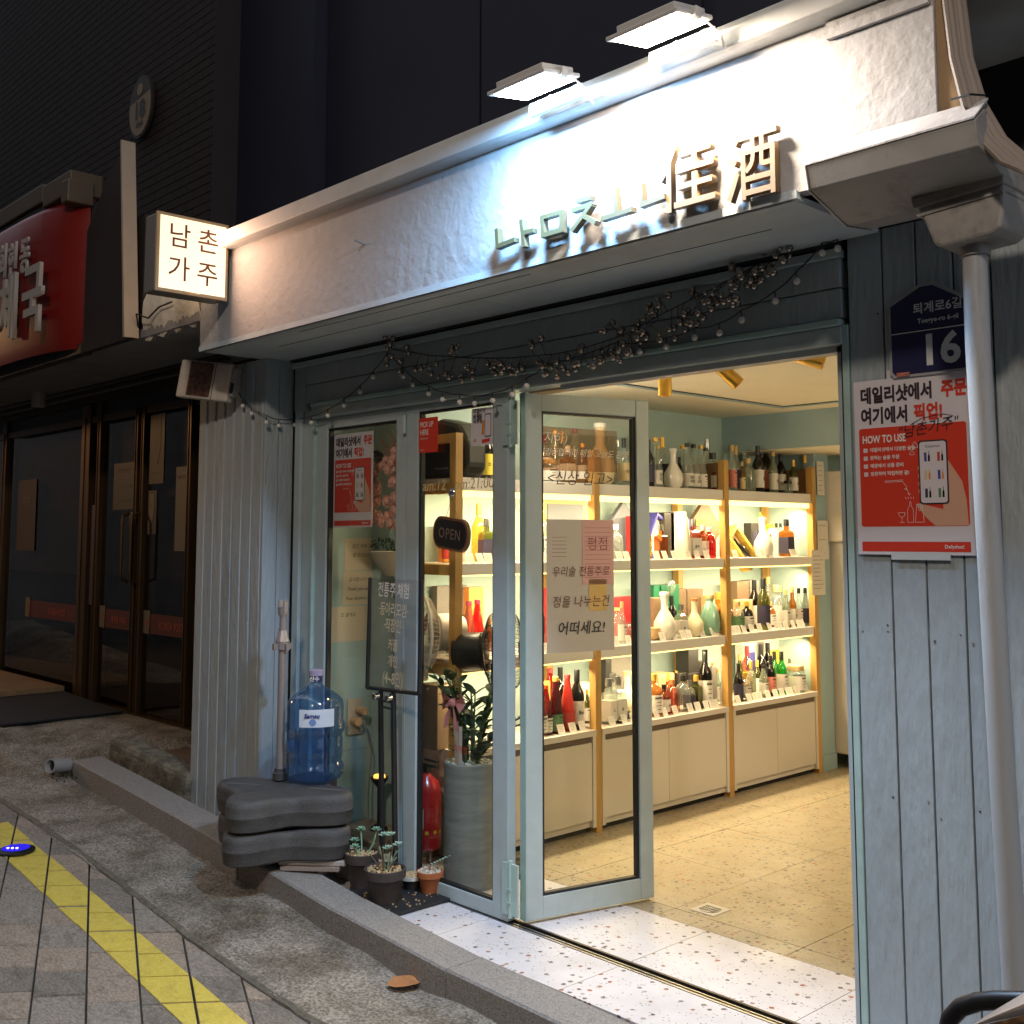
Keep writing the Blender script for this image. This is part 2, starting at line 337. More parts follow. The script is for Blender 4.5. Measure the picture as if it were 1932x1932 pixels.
tr=thing('door_track','dark metal door track let into the white terrazzo doorway','door track')
box('track_channel',mat('worn_track_metal',(.09,.075,.065),.4,.9,var=.3,vscale=30),-1.4,1.56,-.012,.052,-.03,-.008,tr)
box('rail',steel,-1.4,1.56,-.010,.000,-.008,.003,tr); box('rail',steel,-1.4,1.56,.012,.018,-.008,.002,tr); box('rail',mat('worn_track_metal',(.1,.1,.1)),-1.4,1.56,.038,.050,-.008,.004,tr)
# drain
dr=thing('floor_drain','small square floor drain with slotted steel grate inside the doorway','drain',(.447,.719,.0012))
MB().box(-.06,.06,-.06,.06,0,.002).obj('drain_plate',mat('drain_plate_tile',(.5,.47,.42),.4),dr)
MB().lathe([(.043,.002),(.043,.004)],24).obj('grate',steel,dr)
g=MB()
for i in range(-3,4):
    for j in (-1,0,1): g.box(i*.011-.0035,i*.011+.0035,j*.022-.008,j*.022+.008,.0042,.0046)
g.obj('slot',dark,dr)
# ================================================================== ROOM
wl=struct(MB().box(-1.50,-1.42,.06,.36,-.1,2.6).box(-1.42,-1.15,.34,.40,-.1,2.6).obj('left_wall',green_wall))
for i in range(22):
    z=-.02+i*.118; MB().box(-1.424,-1.418,.062,.338,z+.0015,z+.1165).obj('plank',green_wall,wl)
bw=struct(box('shelf_wall',green_wall,-1.2,-1.10,.40,4.9,-.1,2.6))
struct(box('back_wall',blue_wall,-1.2,3.2,4.6,4.8,-.1,2.6))
struct(box('right_wall',blue_wall,3.1,3.2,.1,4.8,-.1,2.6))
struct(box('bulkhead',blue_wall,-1.10,3.1,2.98,3.75,2.10,2.40)); struct(box('bulkhead_underside',cream,-1.095,3.1,2.985,3.745,2.092,2.098))
struct(box('end_wall',blue_wall,-1.10,-.70,3.46,3.635,-.1,2.092)); box('skirting',blue_wall,-1.0,-.685,3.455,3.63,-.1,.10,D.objects['end_wall'])
cl=struct(MB().box(-1.2,3.2,.13,2.98,2.33,2.42).box(-1.2,3.2,3.75,4.8,2.33,2.42).obj('ceiling',cream))
c=MB()
for y0,y1 in ((2.70,2.735),): c.box(-.47,3.0,y0,y1,2.322,2.3298)
c.box(-.47,-.435,.5,2.6999,2.322,2.3298); c.obj('ceiling_trim',blue_wall,cl)
c=MB(); c.box(-.434,-.425,.5,2.70,2.3255,2.3297).box(-.425,3.0,2.691,2.6998,2.3255,2.3297); c.obj('shadow_gap',dark,cl)
# platform behind left panes
pl=struct(MB().box(-1.42,-.86,.075,.34,-.02,.10).box(-1.1,-.86,.34,.62,-.02,.10).obj('display_platform',mat('platform_stone',(.30,.24,.17),.5,var=.2,vscale=9),bevel=.008))
# interior lamps, then two added fill lights
light('room_lamp_light','AREA',(1.7,1.7,2.30),(1.4,1.7,0),14,(1,.70,.38),shape='RECTANGLE',size=1.8,size_y=1.6)
light('room_lamp_far_light','AREA',(1.2,3.9,2.28),(1.0,3.9,0),8,(1,.66,.32),shape='RECTANGLE',size=1.0,size_y=.4)
light('ceiling_fill_light','POINT',(2.3,2.3,1.98),(0,0,0),38,(1,.78,.50),shadow_soft_size=.2)  # unseen fill added to brighten the ceiling, no pendant hangs here
light('niche_fill_light','POINT',(-.55,.85,2.16),(0,0,0),6,(1,.84,.62),shadow_soft_size=.08)  # unseen fill added to lift the dark niche behind the left panes
# ================================================================== SHELVING
BAYS=[(.31,1.28,'left bay'),(1.28,2.445,'middle bay'),(2.445,3.42,'right bay')]
LEV=[(1.80,'top shelf'),(1.395,'second shelf'),(.935,'third shelf')]
unit=thing('display_shelving','long honey-wood display shelving with white shelves and cabinets along the shop wall','shelving',(-.9,1.9,0))
def ub(name,m,x0,x1,y0,y1,z0,z1,p=None,bevel=0):
    o=box(name,m,x0,x1,y0,y1,z0,z1,None,bevel); o.parent=p or unit; o.matrix_parent_inverse=(Matrix.Translation((-.9,1.9,0)) if p is None else p.matrix_world.copy()).inverted(); return o
for y in (.31,1.28,2.445,3.42):
    ub('post',wood,-.725,-.68,y-.022,y+.022,0,2.0 if y>.5 else 2.03); ub('back_post',wood,-1.085,-1.04,y-.022,y+.022,0,2.0)
    if y>2: ub('end_board',woodd,-1.04,-.725,y-.012,y+.012,1.825,1.985)
for z in (1.79,1.40,.93): ub('end_rail',wood,-1.085,-.725,.288,.332,z-.05,z)
ub('end_rail',wood,-1.085,-.725,.288,.332,1.985,2.028)
ub('end_panel',green_wall,-1.098,-.70,3.425,3.455,.5,1.74)
for a,b,_ in BAYS:
    for z,_n in LEV:
        ub('shelf',shelfw,-1.09,-.690,a+.024,b-.024,z-.045,z+(.018 if z>1.7 else .01),bevel=.002)
        if z>1.7:
            ub('led_strip',led,-.735,-.700,a+.03,b-.03,z-.075,z-.047)
        else: ub('led_strip',led,-.715,-.700,a+.03,b-.03,z-.052,z-.046)
        light('shelf_strip_light','AREA',(-.76,(a+b)/2,z-.085),(-.95,(a+b)/2,z-.6),7.5 if z>1.7 else 5.5,(1,.80,.47),shape='RECTANGLE',size=b-a-.1,size_y=.02)
    cb=ub('cabinet',white,-1.09,-.70,a+.024,b-.024,.03,.515)
    for o in (cb,):
        mid=(a+b)/2
        for y0,y1 in ((a+.05,mid-.001),(mid+.001,b-.05)): ub('cabinet_door',white,-.70,-.683,y0,y1,.065,.462,bevel=.0015)
        ub('cabinet_top',white,-1.09,-.675,a+.023,b-.023,.495,.525); ub('finger_groove',mat('groove_shadow_brown',(.12,.08,.055),.6),-.6995,-.690,a+.05,b-.05,.463,.492)
        ub('cabinet_side',white,-.70,-.678,a+.024,a+.048,.03,.495); ub('cabinet_side',white,-.70,-.678,b-.048,b-.024,.03,.495)
        ub('plinth',groutd,-1.05,-.72,a+.05,b-.05,0,.03)
SZ={0:1.818,1:1.405,2:.945,3:.525}
SN={0:'top shelf',1:'second shelf',2:'third shelf',3:'counter'}
# ================================================================== BOTTLES
GL={}
for n,t,f in (('clear',(.90,.93,.90),.10),('frost',(.62,.68,.55),.10),('green',(.12,.50,.12),.06),('bright_green',(.08,.62,.10),.06),('olive',(.34,.36,.08),.06),('dark',(.05,.04,.035),.06),
          ('amber',(.72,.34,.07),.06),('pink',(.75,.36,.26),.06),('red',(.75,.07,.05),.06),('deep_red',(.40,.05,.06),.06),('yellow',(.86,.70,.20),.06),('honey',(.80,.50,.14),.06),('tea',(.62,.22,.08),.06)):
    GL[n]=thin_glass(n+'_glass',t,.04,fac=f,body=.25 if n in('frost','yellow') else .10,bcol=tuple(x*.8 for x in t))
GL['white']=mat('white_porcelain',(.74,.70,.62),.22,coat=.5); GL['celadon']=mat('celadon_glaze',(.22,.40,.30),.2,coat=.6,var=.1,vscale=20); GL['ivory']=mat('ivory_porcelain',(.75,.66,.45),.22,coat=.5); GL['pearl']=mat('pearl_white',(.72,.68,.55),.35); GL['black']=mat('black_bottle',(.015,.012,.016),.15)
GL['red_solid']=mat('red_bottle',(.55,.03,.02),.25,coat=.3); GL['gourd']=mat('wood_gourd',(.62,.50,.28),.4)
CP={'gold':mat('gold_cap',(.70,.42,.08),.4,.4),'black':black,'white':mat('white_cap',(.7,.68,.62),.5),'cork':mat('cork',(.55,.38,.17),.8),'red':mat('red_cap',(.42,.03,.03),.4),'silver':steel,'orange':mat('orange_foil',(.75,.18,.03),.4),'purple':mat('maroon_capsule',(.20,.02,.05),.4),'copper':mat('copper_neck',(.42,.17,.06),.4),'glass':chrome}
LB={'white':mat('white_label',(.70,.66,.60),.7),'cream':mat('cream_label',(.62,.48,.26),.7),'yellow':mat('yellow_label',(.75,.60,.06),.6),'pink':mat('pink_label',(.62,.20,.15),.6),'dark':mat('dark_label',(.03,.025,.06),.6),'red':mat('red_label',(.5,.04,.03),.6),'blue':mat('blue_label',(.06,.06,.28),.6),'orange':mat('orange_label',(.65,.25,.04),.6),'green':mat('green_label',(.10,.22,.10),.6)}
KIND={ # r/h, profile (r fraction, z fraction), label z0,z1, cap radius frac, cap z0
 'cone':(.135,[(.9,0),(1,.03),(1,.34),(.85,.5),(.5,.78),(.36,.9),(.36,.95)],(.06,.34),.42,.92,1.0),
 'wine':(.125,[(.9,0),(1,.02),(1,.55),(.93,.62),(.55,.72),(.37,.78),(.36,.97)],(.10,.48),.40,.80,1.0),
 'slim':(.10,[(.9,0),(1,.02),(1,.52),(.9,.6),(.5,.7),(.42,.96)],(.08,.46),.46,.86,1.0),
 'soju':(.15,[(.9,0),(1,.03),(1,.5),(.85,.62),(.42,.80),(.40,.95)],(.12,.46),.46,.90,1.0),
 'round':(.22,[(.9,0),(1,.04),(1,.50),(.93,.62),(.7,.72),(.34,.78),(.32,.88)],(.10,.52),.40,.84,1.0),
 'square':(.17,[(.95,0),(1,.02),(1,.60),(.9,.66),(.42,.72),(.38,.84)],(.08,.52),.46,.82,1.0),
 'bulb':(.25,[(.62,0),(.85,.06),(1,.22),(.92,.38),(.55,.54),(.33,.64),(.30,.78),(.36,.92),(.38,.94)],None,.42,.93,1.0),
 'gourd':(.26,[(.7,0),(.92,.08),(1,.28),(.9,.52),(.7,.68),(.5,.78),(.36,.84),(.42,.92)],None,.46,.91,1.0),
 'taper':(.17,[(1,0),(1,.02),(.95,.3),(.66,.88),(.5,.93)],None,.45,.92,1.0),
 'jar':(.36,[(.9,0),(1,.06),(1,.7),(.82,.82)],(.1,.62),.88,.80,1.0),
}
BM={}
def bottle_meshes(kind,h,glass,cap,label):
    k=(kind,h,glass,cap,label)
    if k in BM: return BM[k]
    rf,prof,lz,cr,c0,c1=KIND[kind]; r=rf*h; n=4 if kind=='square' else 16
    Rm=Matrix.Rotation(pi/4,4,'Z') if n==4 else None
    body=MB().lathe([(a*r*(1.2 if n==4 and a>.6 else 1),b*h) for a,b in prof],n,0,Rm).mesh('bottle_body',GL[glass],n!=4)
    capm_=MB().lathe([(cr*r,c0*h),(cr*r*1.02,(c0+.01)*h),(cr*r*.96,c1*h)],14).mesh('cap',CP[cap],True) if cap else None
    lab=None
    if label and lz:
        if n==4: q=r*1.2*.7071+.001; lab=MB().box(-q,q,-q,q,lz[0]*h,lz[1]*h).mesh('label',LB[label])
        else:
            vs=[];fs=[];m=14
            for z in (lz[0]*h,lz[1]*h):
                for i in range(m+1): a=rad(-150+300*i/m-25); vs.append(((r+.0012)*math.cos(a),(r+.0012)*math.sin(a),z))
            for i in range(m): fs.append((i,i+1,m+2+i,m+1+i))
            lab=MB().add(vs,fs).mesh('label',LB[label],True)
    BM[k]=(body,capm_,lab); return BM[k]
used=set(); NBOT=0
marks=["지란\n지교","약주","사계","술","순희","매실","화주","청주","소주"]
def bottle(u,s,xd,kind,h,glass,cap,label,desc,txt=None):
    """u: survey column; s: shelf; xd: distance of row from the wall side"""
    global NBOT
    z=SZ[s]; p=at(u,1014,'x',xd); y=p.y
    bay='left bay' if y<1.28 else 'middle bay' if y<2.445 else 'right bay'
    lab=f"{desc}, {bay} {SN[s]}"
    if lab in used: lab=lab.replace(desc,desc+(' further back' if xd<-.85 else ' nearer the front'))
    if lab in used: print('DUP',lab)
    used.add(lab); NBOT+=1
    t=thing('jar' if kind=='jar' else 'bottle',lab,'jar' if kind=='jar' else 'bottle',(xd,y,z),R.uniform(-.25,.25),'bottles on the display shelves')
    b,c,l=bottle_meshes(kind,h,glass,cap,label)
    link('bottle_body',b,t); 
    if c: link('cap',c,t)
    if l:
        lo=link('label',l,t)
        if not txt and label in('white','cream','yellow','pink','green','orange') and kind!='square':
            kk=('print',kind,h)
            if kk not in BM:
                r=KIND[kind][0]*h+.0022; z0,z1=[q*h for q in KIND[kind][2]]; g=MB()
                for j_ in range(4):
                    zz=z0+(z1-z0)*(.78-.2*j_); wd=(.5,.30,.42,.22)[j_]; hh=(z1-z0)*(.10 if j_==0 else .035); vs=[]; n_=5
                    for z_ in (zz,zz+hh):
                        for i_ in range(n_+1): a=-wd+2*wd*i_/n_; vs.append((r*math.cos(a),r*math.sin(a),z_))
                    g.add(vs,[(i_,i_+1,n_+2+i_,n_+1+i_) for i_ in range(n_)])
                BM[kk]=g.mesh('label_print',mat('label_print_ink',(.10,.08,.07),.7))
            link('label_print',BM[kk],lo)
        if txt:
            r=KIND[kind][0]*h; q=r*1.2*.7071+.002 if kind=='square' else r+.0035; lz=KIND[kind][2]
            text(txt,h*.085,inkk,lo,(q,0,(lz[0]+lz[1])/2*h),FX,off=.0004)
    return t
X1,X2,X3=-.765,-.855,-.95
T=[ # top shelf
(1023,0,X2,'round',.26,'clear','purple','white','clear round bottle with maroon capsule and white label','배꽃'),
(1037,0,X1,'jar',.12,'clear','cork','white','squat clear jar with cork lid',None),
(1048,0,X2,'cone',.29,'clear','gold','white','clear tapering bottle with gold cap at the far left','노을'),
(1062,0,X3,'wine',.30,'clear','gold','cream','clear wine bottle with gold capsule and cream label',None),
(1072,0,X1,'square',.20,'honey','white','white','square honey-coloured bottle with white stopper','술'),
(1086,0,X2,'cone',.31,'clear','purple','white','clear tapering bottle with maroon cap','순희'),
(1100,0,X1,'soju',.22,'honey','gold','white','small honey bottle with white label',"화주"),
(1133.6,0,X1,'bulb',.34,'gourd','white',None,'tall wooden gourd bottle with curled stem',None),
(1152,0,X2,'slim',.28,'clear','silver','white','slim clear bottle with silver cap',None),
(1166,0,X2,'slim',.27,'clear','glass','white','slim clear bottle without text and with glass stopper',None),
(1179,0,X1,'wine',.27,'clear','black','cream','clear bottle with cream label and black cap','약주'),
(1225,0,X1,'wine',.275,'black','black','dark','near-black wine bottle with a round lime sticker',None),
(1239,0,X1,'cone',.29,'clear','gold','white','clear tapering bottle with square gold cap and written white label',"지란\n지교"),
(1244,0,X3,'cone',.27,'clear','gold','white','clear tapering bottle with gold cap half hidden behind others',None),
(1252,0,X2,'wine',.31,'clear','gold','dark','tall clear bottle with large wooden cap and dark label',None),
(1272,0,X1,'bulb',.235,'white','white',None,'white porcelain bottle with bulbous base and long neck',None),
(1284,0,X3,'wine',.21,'dark','black','dark','small dark bottle peeping behind the white porcelain one',None),
(1290,0,X3,'cone',.285,'clear','gold','white','clear tapering bottle with small gold cap in the back row','사계'),
(1299,0,X1,'cone',.275,'clear','black','white','clear tapering bottle with black cap, left of two alike','백자\n사계'),
(1311,0,X1,'cone',.272,'clear','black','white','clear tapering bottle with black cap, right of two alike','자\n사계'),
(1325,0,X1,'cone',.27,'clear','gold','white','clear tapering bottle with gold cap and blank white label',None),
(1334,0,X2,'cone',.27,'clear','black','dark','clear tapering bottle with black cap and figure label',None),
(1337,0,X3,'wine',.34,'clear','silver',None,'tallest clear bottle with white and silver neck',None),
(1347,0,X2,'round',.24,'clear','black',None,'clear round-shouldered bottle with black cap beside the wooden end board',None),
(1355,0,X1,'round',.175,'deep_red','cork','white','squat pinkish bottle with cork and square white label',None),
(1384,0,X1,'slim',.29,'clear','cork','pink','slim clear bottle with pink label',None),
(1391,0,X2,'wine',.30,'clear','cork','blue','clear bottle with wooden stopper and colourful blue label',None),
(1403,0,X1,'slim',.19,'honey','cork','cream','small honey bottle with cork and cream label',None),
(1408,0,X3,'wine',.30,'clear',None,None,'empty clear bottle without a cap in the back row',None),
(1414,0,X1,'round',.215,'frost','cork',None,'frosted flask with long cork',None),
(1433,0,X1,'wine',.30,'dark','black','white','wide dark brown bottle with white label','술'),
(1440,0,X3,'wine',.31,'dark','black',None,'dark bottle half hidden in the back row',None),
(1449,0,X2,'wine',.325,'dark','black','pink','tall dark bottle with salmon label',None),
(1462,0,X1,'slim',.28,'frost','cork','white','slim frosted bottle with cork and long white label','향'),
(1476,0,X2,'wine',.28,'dark','black','white','dark bottle with lettered white label','약주'),
(1483,0,X3,'wine',.30,'dark','black','white','dark bottle with blurred white label at the back',None),
(1489,0,X1,'jar',.085,'clear','black',None,'little clear jar with black lid',None),
(1500,0,X1,'wine',.23,'olive','gold','white','small olive bottle with gold cap','청정'),
(1510,0,X2,'wine',.31,'green','gold','white','tall green bottle with white label','오산\n소'),
(1522,0,X1,'wine',.27,'clear','gold','dark','clear bottle with gold cap and black label',None),
(917,0,X2,'wine',.28,'dark','black','yellow','dark bottle with bright yellow label near the speaker','소'),
(905,0,X3,'wine',.25,'dark','black','cream','dark bottle behind the black loudspeaker',None),
# second shelf
(843,1,-.90,'wine',.19,'yellow','black','red','yellow bottle with a red heart label under the hanging sign',None),
(858,1,X2,'slim',.17,'black','black',None,'slim black bottle behind the first post',None),
(903,1,X3,'wine',.30,'yellow','gold',None,'tall golden bottle with gold capsule',None),
(918,1,X2,'square',.22,'olive','silver','dark','square bottle with yellow spirit and dark label',None),
(1016,1,X1,'wine',.24,'frost','gold','green','pale green frosted bottle with gold cap','술'),
(1026,1,X2,'wine',.27,'frost','gold','white','pale bottle with barcode collar',None),
(1161,1,X2,'round',.20,'clear','white',None,'clear round bottle left of the grey diamond box',None),
(1222,1,X1,'slim',.22,'honey','black','yellow','honey bottle with yellow label against the door edge','고'),
(1247,1,X1,'square',.20,'amber','glass',None,'square amber decanter with round glass stopper',None),
(1290,1,X1,'taper',.26,'pearl','white',None,'tapered matt white bottle',None),
(1308,1,X1,'square',.235,'pink','silver','white','square rose bottle with long white label','홍주'),
(1318,1,X2,'square',.24,'clear','gold',None,'clear square bottle with pale top behind the rose ones',None),
(1326,1,X1,'square',.20,'tea','white','white','square russet bottle with silver stopper',None),
(1338,1,X1,'round',.19,'red','white',None,'round dark red decanter',None),
(1440,1,X1,'bulb',.255,'white','white',None,'white round-bellied porcelain bottle with brushed lettering',None),
(1454,1,X1,'slim',.15,'white','copper',None,'little white bottle with copper neck',None),
(1465,1,X2,'slim',.22,'clear','black',None,'slim clear bottle, left of two with black caps',None),
(1473,1,X2,'slim',.22,'clear','black',None,'slim clear bottle, right of two with black caps',None),
(1484,1,X1,'square',.245,'amber','black','dark','tall square amber bottle with slanted dark label','춘'),
(1500,1,X3,'slim',.20,'clear','black','blue','slim clear bottle with blue label at the back',None),
(1512,1,X2,'square',.21,'honey','black','dark','square honey bottle with paper hood and dark label','춘'),
# third shelf
(855,2,-.92,'cone',.26,'clear','gold','white','large clear conical bottle with a black emblem',None),
(885,2,X2,'cone',.27,'pink','purple','orange','pink bottle with maroon cap, left of two',None),
(901,2,X2,'cone',.275,'red','purple','orange','coral bottle with maroon cap, right of two',None),
(875,2,X3,'slim',.20,'green',None,None,'slim green bottle behind the first post',None),
(924,2,X3,'wine',.17,'tea','copper',None,'brown bottle behind the fan',None),
(1014,2,X1,'wine',.31,'dark','orange',None,'dark sparkling bottle with orange foil',None),
(1024,2,X3,'wine',.25,'dark','black',None,'dark bottle beside the red box',None),
(1161,2,X2,'gourd',.19,'clear','cork',None,'greenish glass gourd decanter with cork',None),
(1172,2,X1,'slim',.23,'clear','cork','white','slim clear bottle with cork and tiny label',None),
(1184,2,X1,'round',.13,'clear',None,None,'small clear round jug',None),
(1252,2,X1,'bulb',.27,'white','white',None,'white porcelain bottle with blossom pattern',None),
(1266,2,X2,'wine',.24,'dark','black','green','dark bottle with green label in front of the wine glass','꽃술'),
(1283,2,X1,'square',.195,'clear','silver','white','square clear bottle with silver cap and white label','술'),
(1308,2,X1,'bulb',.225,'ivory','copper',None,'ivory porcelain bottle with long copper neck',None),
(1337,2,X1,'gourd',.24,'celadon','cork',None,'celadon green jug with green glaze',None),
(1352,2,X2,'square',.245,'honey','gold','dark','honey bottle with orange cap behind the celadon jug',None),
(1361,2,X1,'wine',.22,'amber','gold','dark','amber bottle against the wooden post',None),
(1369,2,X2,'round',.19,'tea','white',None,'brown squat bottle half behind the post',None),
(1389,2,X1,'round',.19,'clear','cork','green','clear flask with cork and leaf label',None),
(1406,2,X1,'round',.185,'dark','gold','white','dark round bottle with gold cap',None),
(1421,2,X2,'wine',.31,'dark','black','white','tall grey-black bottle with round white seal',None),
(1438,2,X1,'wine',.325,'olive','black','dark','tall olive wine bottle with black square label',None),
(1450,2,X2,'round',.165,'amber','cork','white','small amber flask behind the cards',None),
(1462,2,X2,'round',.27,'clear','cork','white','large clear round flask with long cork','달'),
(1447,2,X3,'slim',.32,'clear','cork',None,'tall clear bottle with cork far back',None),
(1470,2,X3,'slim',.25,'clear','cork','white','clear corked bottle behind the round flask',None),
(1480,2,X1,'slim',.245,'frost','cork','white','frosted slim bottle with cork',None),
(1492,2,X1,'slim',.26,'amber','cork','white','slim amber bottle with cork and white label','막'),
(1504,2,X1,'slim',.25,'clear','black','white','slim clear bottle with black cap and white label',None),
(1516,2,X1,'slim',.25,'clear','black','dark','slim clear bottle with bold black label','S'),
# counter
(1017,3,X1,'cone',.30,'pink','red','white','clear conical bottle of pink drink with red cap',None),
(1009,3,X2,'cone',.26,'dark','black','green','dark bottle with green label at the glass edge',None),
(1029,3,X1,'cone',.25,'deep_red','orange','white','conical bottle of dark red drink with orange cap',None),
(1037,3,X3,'cone',.30,'red','red',None,'conical red bottle behind the first row',None),
(1047,3,X1,'cone',.285,'deep_red','gold','green','conical bottle of crimson drink with pale cap',None),
(1056,3,X3,'wine',.30,'dark','black',None,'dark wine bottle behind the red ones',None),
(1069,3,X1,'cone',.29,'red_solid','red','red','bright red conical bottle with red crown cap',None),
(1087,3,X1,'wine',.31,'dark','black','white','dark wine bottle with wide white label',"Bel"),
(1106,3,X2,'slim',.18,'olive','gold','white','small olive bottle behind the post',None),
(1146,3,X1,'square',.24,'clear','silver','white','square clear bottle, left of three with grey stoppers','소'),
(1154,3,X2,'square',.25,'clear','silver','white','square clear bottle, middle of three with grey stoppers','주'),
(1163,3,X1,'square',.245,'clear','silver','white','square clear bottle, right of three with grey stoppers','술'),
(1181,3,X2,'bulb',.25,'ivory','cork',None,'ivory bottle with tan neck at the door edge',None),
(1178,3,X1,'round',.10,'clear','black','dark','small clear jar-like bottle with dark label',None),
(1229,3,X1,'round',.235,'honey','gold','white','orange drink in a bottle with white shoulders',None),
(1249,3,X1,'round',.165,'tea','black','white','small brown bottle with brushed black character','白'),
(1264,3,X1,'round',.19,'pink','copper',None,'rounded pinkish bottle with gold neck',None),
(1257,3,X2,'wine',.21,'amber','gold',None,'amber bottle with gold foil behind the brown ones',None),
(1272,3,X3,'wine',.20,'clear','gold','red','clear bottle with red label stripe behind',None),
(1284,3,X1,'round',.205,'clear','black',None,'clear round-shouldered bottle with a red band',None),
(1296,3,X1,'round',.17,'clear','silver','dark','clear domed bottle with black crescent label',None),
(1309,3,X1,'square',.195,'olive','gold',None,'olive gin bottle with gold cap',None),
(1326,3,X1,'wine',.335,'dark','black','white','tall slender black bottle with a brown drop on its white label',None),
(1341,3,X3,'slim',.22,'clear','gold',None,'slim clear bottle left of the wooden post',None),
(1349,3,X2,'slim',.20,'frost','gold','white','pale slim bottle with gold cap left of the wooden post',None),
(1359,3,X1,'slim',.20,'clear','silver','white','clear bottle with plain white label left of the wooden post',None),
(1388,3,X1,'wine',.23,'dark','black','dark','black bottle right beside the wooden post',None),
(1391,3,X3,'slim',.25,'olive','gold',None,'tall olive bottle right of the post at the back',None),
(1400,3,X1,'round',.17,'clear','gold','white','clear bottle with striped label',None),
(1412,3,X1,'wine',.235,'frost','gold',None,'frosted lime bottle with gold cap',None),
(1405,3,X3,'wine',.30,'pink','red','orange','pink bottle with red cap at the back',None),
(1423,3,X2,'wine',.22,'olive','gold','white','small olive bottle with gold cap and white label',None),
(1431,3,X3,'wine',.30,'dark','black',None,'first dark wine bottle in the back row',None),
(1435,3,X1,'soju',.20,'frost','black','white','grey frosted bottle with black cap',None),
(1448,3,X1,'wine',.255,'dark','black','pink','dark bottle with pale pink label',None),
(1444,3,X3,'wine',.305,'dark','black',None,'second dark wine bottle in the back row',None),
(1456,3,X2,'wine',.26,'green','black',None,'green bottle with black cap',None),
(1469,3,X1,'wine',.27,'bright_green','black','white','bright green bottle with white label',None),
(1484,3,X2,'slim',.20,'clear','silver','white','clear bottle with silver cap right of the green one',None),
(1495,3,X1,'jar',.17,'clear','cork','white','clear jar with wide wooden lid and striped label',None),
(1487,3,X3,'slim',.23,'clear','black',None,'clear bottle with black cap in the back row',None),
(1506,3,X2,'slim',.21,'clear','black','blue','clear bottle with round blue emblem',None),
(1521,3,X1,'slim',.225,'clear','black','dark','clear bottle with dark patterned label at the far end',None),
]
for q in T: bottle(*q)
# ------------------------------------------------------------------ boxes and gift sets on the shelves
BX={'brown':mat('brown_card_box',(.20,.13,.075),.5),'black':mat('black_card_box',(.03,.027,.024),.4),'green':mat('green_tin_box',(.02,.16,.08),.35),'grey':mat('grey_card_box',(.20,.18,.16),.6),'white':mat('white_card_box',(.70,.66,.60),.6),'tan':mat('tan_card_box',(.62,.42,.20),.6),'blue':mat('blue_gift_box',(.05,.05,.25),.4),'red':mat('red_gift_box',(.42,.02,.025),.4),'gold':mat('mustard_gift_box',(.45,.30,.05),.45),'orange':mat('orange_card_box',(.78,.30,.07),.5),'satin':mat('satin_lining',(.62,.48,.36),.4),'slate':mat('slate_gift_box',(.14,.15,.18),.5)}
def gbox(u,s,xd,w,d,h,m,label,lid=None,tilt=0,ry=0,band=None,name='gift_box',cat='box'):
    z=SZ[s]; y=at(u,1014,'x',xd).y; t=thing(name,label,cat,(xd,y,z),0,'boxes among the bottles')
    M=Matrix.Rotation(tilt,4,'X'); o=(w*abs(math.sin(tilt))/2)
    b=MB().box(-d/2,d/2,-w/2,w/2,-h/2,h/2,0,Matrix.Translation((0,0,(h*math.cos(tilt)+w*abs(math.sin(tilt)))/2))@M).obj('box_body',BX[m],t,bevel=.002)
    if lid: MB().box(-d/2-.001,d/2+.001,-w/2-.001,w/2+.001,h*.72,h*.735).obj('lid_seam',BX[lid],t)
    if band: MB().box(d/2,d/2+.0012,-w*.3,w*.3,h*.25,h*.75).obj('printed_label',LB[band],t)
    return t
gbox(1252,1,X3,.10,.10,.275,'black','left of two tall black gift boxes on the second shelf')
gbox(1264,1,X3,.10,.10,.278,'black','right of two tall black gift boxes on the second shelf')
gbox(1277,1,X3+.04,.075,.09,.28,'white','tall white carton beside the black boxes')
gbox(1292,1,X3,.06,.07,.24,'blue','narrow dark blue carton behind the matt white bottle')
gbox(1328,1,-1.0,.26,.03,.26,'brown','brown lid standing on its corner like a diamond',tilt=pi/4)
gbox(1175,1,-1.0,.24,.03,.24,'slate','slate grey lid standing on its corner',tilt=pi/4)
gbox(1193,1,-.93,.05,.06,.25,'red','narrow red carton beside the slate lid')
gbox(1418,1,X3,.09,.06,.22,'black','black carton right of the mustard gift box',band='dark')
gbox(1431,1,X3,.09,.06,.22,'white','cream carton next to the black one',band=None)
gbox(1452,1,X3-.03,.11,.06,.19,'white','white carton behind the round-bellied porcelain bottle')
gbox(1233,2,X2,.10,.08,.235,'brown','brown gift box with silver emblem',band=None)
gbox(1231,2,X3-.02,.07,.07,.30,'green','left green tin box on the third shelf')
gbox(1245,2,X3-.02,.10,.07,.30,'green','middle green tin box on the third shelf')
gbox(1262,2,X3-.02,.10,.07,.30,'green','right green tin box on the third shelf')
gbox(1280,2,X3-.04,.10,.05,.27,'brown','left leaf of an opened brown box')
gbox(1303,2,X3-.04,.17,.05,.265,'brown','right leaf of an opened brown box')
gbox(1329,2,X3,.05,.06,.22,'tan','narrow tan carton beside the celadon jug')
gbox(1346,2,X3-.03,.12,.06,.20,'tan','tan carton behind the honey bottle')
gbox(1393,2,X3-.02,.14,.07,.30,'brown','brown carton left in the right bay')
gbox(1412,2,X3-.02,.11,.07,.305,'grey','grey-brown carton right in the right bay')
gbox(1399,2,X2,.13,.06,.19,'tan','tan pouch behind the leaf-label flask')
gbox(1240,3,X3,.14,.12,.20,'tan','round-edged tan box behind the brown bottles')
gbox(1273,3,X3,.09,.08,.19,'black','low black box, left of two')
